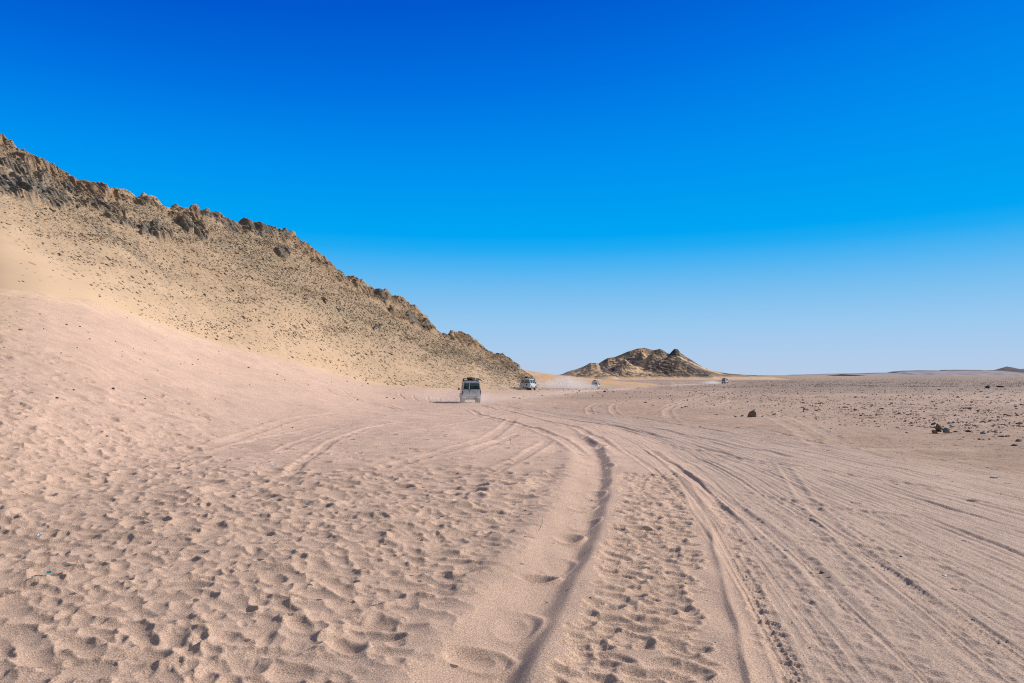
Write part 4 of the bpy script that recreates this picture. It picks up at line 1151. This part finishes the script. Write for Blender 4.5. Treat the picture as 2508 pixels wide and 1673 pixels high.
def make_vehicle():
    root = bpy.data.objects.new('off_road_vehicle', None); COL.objects.link(root)
    ys = sorted(set([-2.38, -2.34, -2.22, -.62, -.52, .84, .86, 1.3, 1.34, 2.18, 2.26, 2.32] + [round(-2.3 + .1 * i, 2) for i in range(47)]))
    bm = bmesh.new(); rings = []
    for y in ys:
        h = body_ring(y)
        pr = [(x, z) for x, z in h] + [(-x, z) for x, z in h[-2:0:-1]]
        rings.append([bm.verts.new((x, y, z)) for x, z in pr])
    n = len(rings[0])
    for i in range(len(ys) - 1):
        y0 = (ys[i] + ys[i + 1]) / 2
        for j in range(n):
            jj = j if j < 9 else n - 1 - j
            win = jj == 5 and (-2.2 < y0 < -.62 or -.5 < y0 < .84)
            ws = jj in (6, 7, 8) and .86 < y0 < 1.3
            ws = ws or (jj == 5 and .86 < y0 < 1.0 and False)
            if win or ws: continue
            bm.faces.new((rings[i][j], rings[i][(j + 1) % n], rings[i + 1][(j + 1) % n], rings[i + 1][j]))
    bm.faces.new(rings[-1])
    # rear wall: sill panel below the belt and a frame round the rear opening
    r0 = rings[0]
    bm.faces.new([r0[k] for k in (1, 2, 3, 4, 5)] + [r0[n - k] for k in (5, 4, 3, 2, 1)])
    y = -2.38
    iv = [bm.verts.new(p) for p in ((.78, y, 1.28), (.70, y, 1.83), (.68, y, 1.87), (-.68, y, 1.87), (-.70, y, 1.83), (-.78, y, 1.28))]
    bm.faces.new((r0[5], r0[6], iv[1], iv[0])); bm.faces.new((r0[6], r0[7], iv[2], iv[1])); bm.faces.new((r0[7], r0[8], r0[9], r0[10], r0[11], iv[3], iv[2]))
    bm.faces.new((r0[11], r0[12], iv[4], iv[3])); bm.faces.new((r0[12], r0[13], iv[5], iv[4]))
    body = part('body', bm, PAINT, root, False)
    # gutter line round the roof, wheel-arch flares, sills, bonnet ridge
    bm = bmesh.new()
    for s in (-1, 1):
        add_bar(bm, (s * .775, -2.34, 1.865), (s * .775, .85, 1.865), .016)
        for yw in (WR, WF):
            pts = [(s * .905, yw + .53 * math.cos(a), .38 + .53 * math.sin(a)) for a in np.linspace(R(15), R(165), 12)]
            for a, b in zip(pts[:-1], pts[1:]): add_bar(bm, a, b, .035)
    part('trim', bm, PAINT, body)
    bm = bmesh.new(); add_box(bm, -.55, .55, -2.2, 2.1, .34, .52); add_box(bm, -.7, .7, WR - .07, WR + .07, .32, .46); add_box(bm, -.7, .7, WF - .07, WF + .07, .32, .46)
    part('underbody', bm, BLACK, root)
    # windows
    for s in (-1, 1):
        for a, b in ((-2.17, -1.45), (-1.40, -.65), (-.48, .80)):
            bm = bmesh.new()
            poly(bm, [(s * .857, a, 1.275), (s * .857, b, 1.275), (s * .770, b, 1.80), (s * .770, a, 1.80)], (s * -.01, 0, 0))
            part('side_window', bm, GLASS, root)
        bm = bmesh.new(); add_bar(bm, (s * .855, -1.425, 1.26), (s * .765, -1.425, 1.83), .03); part('window_post', bm, BLACK, root)
    bm = bmesh.new(); poly(bm, [(-.73, .885, 1.90), (.73, .885, 1.90), (.77, 1.31, 1.24), (-.77, 1.31, 1.24)], (0, -.01, -.006)); part('windshield', bm, GLASS, root)
    # rear doors: narrow one left, wide one right
    for x0, x1, hx in ((-.80, -.205, -.26), (-.185, .80, -.13)):
        t0, t1 = (x0 * .89 if x0 < -.5 else x0), (x1 * .89 if x1 > .5 else x1)
        bm = bmesh.new(); add_box(bm, x0, x1, -2.425, -2.385, .64, 1.27, .012)
        # pressed panel and window frame
        add_box(bm, x0 + .08, x1 - .08, -2.437, -2.424, .74, 1.16, .01)
        for p, q in (((x0, 1.28), (t0, 1.86)), ((t0, 1.86), (t1, 1.86)), ((t1, 1.86), (x1, 1.28))):
            add_bar(bm, (p[0], -2.40, p[1]), (q[0], -2.40, q[1]), .028)
        d = part('rear_door', bm, PAINT, root)
        bm = bmesh.new(); poly(bm, [(x0 + .02, -2.405, 1.27), (x1 - .02, -2.405, 1.27), (t1 - (.01 if t1 > 0 else 0), -2.405, 1.84), (t0 + .01, -2.405, 1.84)]); part('window', bm, GLASS, d)
        bm = bmesh.new(); add_box(bm, hx - .07, hx + .07, -2.455, -2.43, 1.185, 1.225, .006); part('handle', bm, BLACK, d)
    bm = bmesh.new(); add_bar(bm, (.24, -2.47, .86), (.24, -2.47, 1.16), .05, 6); add_box(bm, .12, .36, -2.47, -2.435, .90, 1.10, .01); part('spare_wheel_bracket', bm, BLACK, root)
    for s in (-1, 1):
        bm = bmesh.new(); add_box(bm, s * .80 if s < 0 else .80, s * .90 if s < 0 else .90, -2.42, -2.36, .78, 1.12, .01) if s > 0 else add_box(bm, -.90, -.80, -2.42, -2.36, .78, 1.12, .01)
        part('tail_light', bm, REDL, root)
        bm = bmesh.new(); add_box(bm, min(s * .52, s * .84), max(s * .52, s * .84), -2.56, -2.40, .47, .60, .015); part('bumper_end', bm, PLATE, root)
        bm = bmesh.new(); add_bar(bm, (s * .86, 1.0, 1.22), (s * 1.0, .98, 1.30), .012); add_box(bm, min(s * .96, s * 1.10), max(s * .96, s * 1.10), .93, .99, 1.22, 1.44, .02); part('side_mirror', bm, BLACK, root)
        bm = bmesh.new(); add_cyl(bm, Vector((s * .62, 2.34, .92)), (0, 1, 0), .11, .04, 20); part('headlight', bm, PLATE, root)
        bm = bmesh.new(); add_box(bm, min(s * .60, s * .86), max(s * .60, s * .86), WR - .60, WR - .585, .22, .56); part('mud_flap', bm, BLACK, root)
    bm = bmesh.new(); add_box(bm, -.52, .52, -2.54, -2.42, .46, .57, .01); add_box(bm, -.2, .2, -2.6, -2.5, .42, .46, .005); part('rear_step', bm, GREYB, root)
    bm = bmesh.new(); add_box(bm, -.86, .86, 2.34, 2.46, .50, .68, .02); part('front_bumper', bm, GREYB, root)
    # wheels
    for s in (-1, 1):
        for yw in (WR, WF):
            bm = bmesh.new(); c = Vector((s * .74, yw, WRAD))
            prof = [(.22, -.11), (.34, -.135), (.385, -.12), (WRAD, -.10), (WRAD, .10), (.385, .12), (.34, .135), (.22, .11)]
            rr_ = []
            for k in range(32):
                a = k / 32 * 2 * math.pi; lug = .012 if k % 2 else 0
                rr_.append([bm.verts.new((c.x + o_, c.y + (r_ - (lug if r_ == WRAD else 0)) * math.cos(a), c.z + (r_ - (lug if r_ == WRAD else 0)) * math.sin(a))) for r_, o_ in prof])
            for k in range(32):
                for j in range(len(prof)):
                    bm.faces.new((rr_[k][j], rr_[k][(j + 1) % 8], rr_[(k + 1) % 32][(j + 1) % 8], rr_[(k + 1) % 32][j]))
            wh = bpy.data.objects.new('wheel', None); COL.objects.link(wh); wh.parent = root
            ty = part('tyre', bm, RUBBER, wh)
            bm = bmesh.new(); add_cyl(bm, c, (1, 0, 0), .225, .16, 24); add_cyl(bm, c + Vector((s * .09, 0, 0)), (1, 0, 0), .07, .05, 12)
            part('rim', bm, STEEL, wh)
    # seats seen through the glass
    for yy_, xs_ in ((.15, (-.38, .38)), (-.75, (-.42, 0, .42)), (-1.6, (-.55, .55))):
        for x in xs_:
            bm = bmesh.new(); add_box(bm, x - .23, x + .23, yy_ - .06, yy_ + .06, .75, 1.38, .04); add_box(bm, x - .23, x + .23, yy_, yy_ + .5, .72, .86, .04); add_box(bm, x - .12, x + .12, yy_ - .04, yy_ + .04, 1.42, 1.60, .03)
            part('seat', bm, SEATM, root)
    bm = bmesh.new(); add_box(bm, -.78, .78, 1.0, 1.25, .95, 1.18, .03); part('dashboard', bm, BLACK, root)
    bm = bmesh.new(); add_box(bm, -.80, .80, -2.3, 1.2, .62, .66); part('cabin_floor', bm, BLACK, root)
    # roof rack
    bm = bmesh.new()
    for z in (2.10, 2.27):
        for s in (-1, 1): add_bar(bm, (s * .68, -2.3, z), (s * .68, .75, z), .018)
        add_bar(bm, (-.68, -2.3, z), (.68, -2.3, z), .02); add_bar(bm, (-.68, .75, z), (.68, .75, z), .018)
    for y in np.linspace(-2.3, .75, 8):
        for s in (-1, 1): add_bar(bm, (s * .68, y, 1.97), (s * .68, y, 2.27), .014)
        add_bar(bm, (-.68, y, 2.10), (.68, y, 2.10), .014)
    for x in np.linspace(-.55, .55, 7): add_bar(bm, (x, -2.3, 2.10), (x, .75, 2.10), .010)
    for x in (-.42, .42): add_bar(bm, (x, -2.3, 2.10), (x, -2.3, 2.27), .012)
    part('roof_rack', bm, DARKG, root)
    # ladder on the left of the back, air intake pipe on the right front pillar
    bm = bmesh.new(); add_bar(bm, (.90, 1.25, 1.1), (.80, .90, 1.95), .035, 8); add_cyl(bm, Vector((.80, .90, 2.0)), (0, 0, 1), .05, .14, 10); part('air_intake', bm, BLACK, root)
    return root
def copy_tree(o, parent=None):
    c = o.copy(); COL.objects.link(c); c.parent = parent
    for ch in list(o.children): copy_tree(ch, c)
    return c
veh0 = make_vehicle()
VS = [(1155, 65.0, 7.0, 'nearest white off-road vehicle seen from behind, with a tan bundle on its roof rack'),
      (1287, 121.0, -15.0, 'second white off-road vehicle at the hill foot, its right side bright in the sun'),
      (1456, 186.0, -14.0, 'third white off-road vehicle, at the head of the thick white dust plume'),
      (1772, 312.0, -36.0, 'farthest white off-road vehicle, tiny beyond the dark lone hill foot')]
VOBJ = []
for i, (px, Y, rot, lab) in enumerate(VS):
    o = veh0 if i == 0 else copy_tree(veh0)
    cy = Y + 2.3; x = (px - CX) / F * Y - math.sin(R(rot)) * 2.3 * (1 if i else 1)
    rz = R(rot); hx, hy = -math.sin(rz), math.cos(rz)
    cx_ = (px - CX) / F * Y + hx * 2.4; cy_ = Y + hy * 2.4
    zs_ = [gz(cx_ + hx * dy + hy * dx, cy_ + hy * dy - hx * dx) for dy in (WR, WF) for dx in (-.74, .74)]
    pitch = math.atan2((zs_[2] + zs_[3] - zs_[0] - zs_[1]) / 2, WF - WR)
    o.location = (cx_, cy_, sum(zs_) / 4 - .03)
    o.rotation_euler = (pitch * .8, 0, rz); o.scale = (1.02, 1.02, 1.05)
    tag(o, lab, 'off-road vehicle', 'convoy of white off-road vehicles')
    VOBJ.append(o)
# the nearest one has no bracket on its door but a pale round emblem
for ch in list(VOBJ[0].children):
    if ch.name.startswith('spare_wheel_bracket'): bpy.data.objects.remove(ch)
EMB = mat_simple('emblem_grey', (.40, .41, .44), .6, noise_amt=.35, scale=9); EMBW = mat_simple('emblem_white', (.85, .86, .9), .5)
bm = bmesh.new(); add_cyl(bm, Vector((.26, -2.440, .97)), (0, 1, 0), .19, .008, 24); eo = part('emblem', bm, EMB, VOBJ[0])
bm = bmesh.new()
for a0, a1, rr0 in ((20, 150, .20), (200, 300, .13), (60, 200, .08)):
    q0 = None
    for a in np.linspace(R(a0), R(a1), 9):
        q1 = (.26 + rr0 * math.cos(a), -2.449, .97 + rr0 * math.sin(a))
        if q0: add_bar(bm, q0, q1, .014)
        q0 = q1
part('emblem_stroke', bm, EMBW, eo)
def on_roof(name, bm, mat, i, lab, cat):
    o = part(name, bm, mat, None); v = VOBJ[i]
    o.location = v.location; o.rotation_euler = v.rotation_euler; o.scale = v.scale
    tag(o, lab, cat, 'loads on the roof racks'); return o
TANB = mat_simple('tan_canvas', (.42, .32, .17), .9, noise_amt=.25, scale=4)
DKB = mat_simple('dark_canvas', (.06, .05, .045), .9, noise_amt=.3, scale=4)
def bundle(x0, x1, y0, y1, z0, z1):
    bm = bmesh.new(); r = bmesh.ops.create_icosphere(bm, subdivisions=3, radius=1)
    for v in bm.verts:
        p = v.co; q = [math.copysign(abs(c) ** .6, c) for c in p]
        k = 1 + .06 * math.sin(9 * p.x + 3 * p.z) * math.cos(5 * p.y)
        v.co = Vector(((x0 + x1) / 2 + q[0] * (x1 - x0) / 2 * k, (y0 + y1) / 2 + q[1] * (y1 - y0) / 2, (z0 + z1) / 2 + q[2] * (z1 - z0) / 2 * k))
    return bm
on_roof('bundle', bundle(.02, .45, -1.9, -.9, 2.11, 2.40), TANB, 0, 'tan rolled bundle on the roof rack of the nearest vehicle', 'bundle')
on_roof('bundle', bundle(-.36, .10, -1.8, -1.0, 2.11, 2.39), DKB, 0, 'dark bundle beside the tan one on the nearest vehicle roof', 'bundle')
on_roof('bundle', bundle(-.30, .28, -2.0, -1.2, 2.11, 2.42), DKB, 1, 'dark low bundle on the roof of the second vehicle', 'bundle')
on_roof('bundle', bundle(-.40, .35, -1.9, -1.0, 2.11, 2.45), DKB, 2, 'dark bundle on the roof of the third vehicle', 'bundle')
on_roof('bundle', bundle(-.42, .38, -1.9, -.8, 2.11, 2.46), DKB, 3, 'dark bundle on the roof of the farthest vehicle', 'bundle')

# ------------------------------------------------------------------ litter
def lay(o, px, py, dz, rz=0.0, rx=0.0):
    x, y = unproject(px, py); o.location = (x, y, gz(x, y) + dz); o.rotation_euler = (rx, 0, rz); return (x, y)
def scrap(px, py, w_, d_, mat, name, lab, cat, rz, curl=.3):
    bm = bmesh.new(); bmesh.ops.create_grid(bm, x_segments=6, y_segments=4, size=.5)
    for v in bm.verts: v.co = Vector((v.co.x * w_, v.co.y * d_, curl * w_ * (v.co.x ** 2 + .3 * math.sin(7 * v.co.y))))
    r = bmesh.ops.extrude_face_region(bm, geom=bm.faces[:])
    for v in [g for g in r['geom'] if isinstance(g, bmesh.types.BMVert)]: v.co.z += .003
    o = part(name, bm, mat, None); lay(o, px, py, .03, rz, .35); tag(o, lab, cat); return o
WHT = mat_simple('white_paper', (.8, .84, .86), .6); BLU = mat_simple('blue_print', (.12, .25, .45), .5); TRQ = mat_simple('turquoise_plastic', (.01, .32, .36), .35)
ORG = mat_simple('orange_plastic', (.6, .25, .05), .5); TWG = mat_simple('dry_twig', (.12, .07, .04), .9); STR = mat_simple('dry_straw', (.55, .42, .26), .9); LBL = mat_simple('bluish_plastic', (.45, .52, .62), .35)
sc_ = scrap(100, 1311, .075, .05, WHT, 'paper_scrap', 'white paper scrap with a blue print at the left edge', 'litter', .3)
bm = bmesh.new(); add_box(bm, -.018, .018, -.008, .010, .006, .008); pr_ = part('print', bm, BLU, sc_)
scrap(120, 1404, .05, .04, TRQ, 'plastic_scrap', 'turquoise plastic scrap beside a twig, left foreground', 'litter', .1)
scrap(672, 1141, .07, .05, LBL, 'plastic_scrap', 'small bluish plastic scrap farther out in the footprints', 'litter', .5)
scrap(755, 1236, .09, .05, LBL, 'plastic_scrap', 'crumpled grey-blue wrapper in a footprint at mid distance', 'litter', -.4, .6)
scrap(1186, 1111, .10, .04, WHT, 'paper_scrap', 'tiny white scrap on smooth sand left of the main rut', 'litter', .2) if False else None
put_rock(192, 1367, 7, ORG, 'pebble', 'small orange pebble beyond the turquoise scrap', 'pebble')
def stick(p0, p1, r, mat, lab, name='twig'):
    a, b = unproject(*p0), unproject(*p1); za, zb = gz(*a) + r * 1.5, gz(*b) + r * 1.5
    bm = bmesh.new(); A, B = Vector((0, 0, 0)), Vector((b[0] - a[0], b[1] - a[1], zb - za)); Mx = (A + B) / 2 + Vector((0, 0, .01)) + Vector((B.y, -B.x, 0)) * .05
    prev = A
    for k in range(1, 9):
        t = k / 8; q = A * (1 - t) ** 2 + Mx * 2 * t * (1 - t) + B * t * t; add_bar(bm, prev, q, r * (1 - .4 * t), 6); prev = q
    o = part(name, bm, mat, None); o.location = (a[0], a[1], za); tag(o, lab, name); return o
stick((83, 1410), (103, 1421), .005, TWG, 'short brown twig left of the turquoise scrap')
stick((1316, 1311), (1330, 1270), .003, STR, 'long pale straw stalk left of the main rut', 'straw')
stick((1283, 1324), (1309, 1321), .004, TWG, 'thin dark twig beside the pale straw')
stick((1258, 1065), (1260, 1094), .004, STR, 'pale upright-looking straw farther out near the rut arcs', 'straw')

# ------------------------------------------------------------------ dust raised by the vehicles
def dust(px, py, Y, sx, sy, sz, dens, lab, col_=(.92, .88, .87), scale=.35, rot=0):
    bm = bmesh.new(); bmesh.ops.create_icosphere(bm, subdivisions=3, radius=1)
    m = bpy.data.materials.new('dust'); m.use_nodes = True
    nt = m.node_tree; nd, lk = nt.nodes, nt.links; nd.clear()
    o = nd.new('ShaderNodeOutputMaterial'); v = nd.new('ShaderNodeVolumePrincipled'); tc = nd.new('ShaderNodeTexCoord')
    v.inputs['Color'].default_value = col_ + (1,); v.inputs['Anisotropy'].default_value = .2
    ln = N(nd, 'ShaderNodeVectorMath', operation='LENGTH'); lk.new(tc.outputs['Object'], ln.inputs[0])
    fall = N(nd, 'ShaderNodeMapRange'); fall.interpolation_type = 'SMOOTHSTEP'; lk.new(ln.outputs['Value'], fall.inputs[0])
    fall.inputs[1].default_value = 1.0; fall.inputs[2].default_value = .15; fall.inputs[3].default_value = 0; fall.inputs[4].default_value = 1
    ge = N(nd, 'ShaderNodeNewGeometry')
    nz = N(nd, 'ShaderNodeTexNoise'); nz.inputs['Scale'].default_value = scale; nz.inputs['Detail'].default_value = 3; lk.new(ge.outputs['Position'], nz.inputs['Vector'])
    g = N(nd, 'ShaderNodeMapRange'); lk.new(nz.outputs[0], g.inputs[0]); g.inputs[1].default_value = .35; g.inputs[2].default_value = .65; g.inputs[3].default_value = .15; g.inputs[4].default_value = 1.5
    lk.new(M(nd, lk, 'MULTIPLY', M(nd, lk, 'MULTIPLY', fall.outputs[0], g.outputs[0]), dens), v.inputs['Density'])
    lk.new(v.outputs[0], o.inputs['Volume'])
    ob = part('dust_cloud', bm, m, None, True)
    x = (px - CX) / F * Y
    ob.location = (x, Y, gz(x, Y) + EYE * 0 + sz * .15); ob.scale = (sx, sy, sz); ob.rotation_euler = (0, 0, R(rot))
    tag(ob, lab, 'dust', kind='stuff'); return ob
dust(1158, 986, 63.6, 2.9, 1.9, 1.15, .27, 'thin dust swirling round the wheels of the nearest vehicle', scale=.8)
dust(1085, 975, 68, 5.0, 5.0, 1.6, .035, 'faint dust drifting left of the nearest vehicle', scale=.4)
dust(1205, 964, 119, 5.5, 5.0, 1.2, .12, 'lavender dust drifting left of the second vehicle', scale=.4)
dust(1270, 965, 120, 2.2, 1.6, .6, .25, 'dust at the rear wheels of the second vehicle', scale=.8)
dust(1395, 952, 184, 9.0, 6.0, 3.6, .30, 'thick white dust plume trailing the third vehicle', scale=.22)
dust(1330, 952, 176, 12.0, 6.0, 2.4, .10, 'thinning end of the dust plume between second and third vehicle', scale=.2)
dust(1448, 954, 183, 3.0, 2.5, 1.5, .55, 'dense dust behind the third vehicle wheels', scale=.5)
dust(1742, 938, 309, 6.0, 4.0, 1.7, .22, 'small puff of dust behind the farthest vehicle', scale=.3)
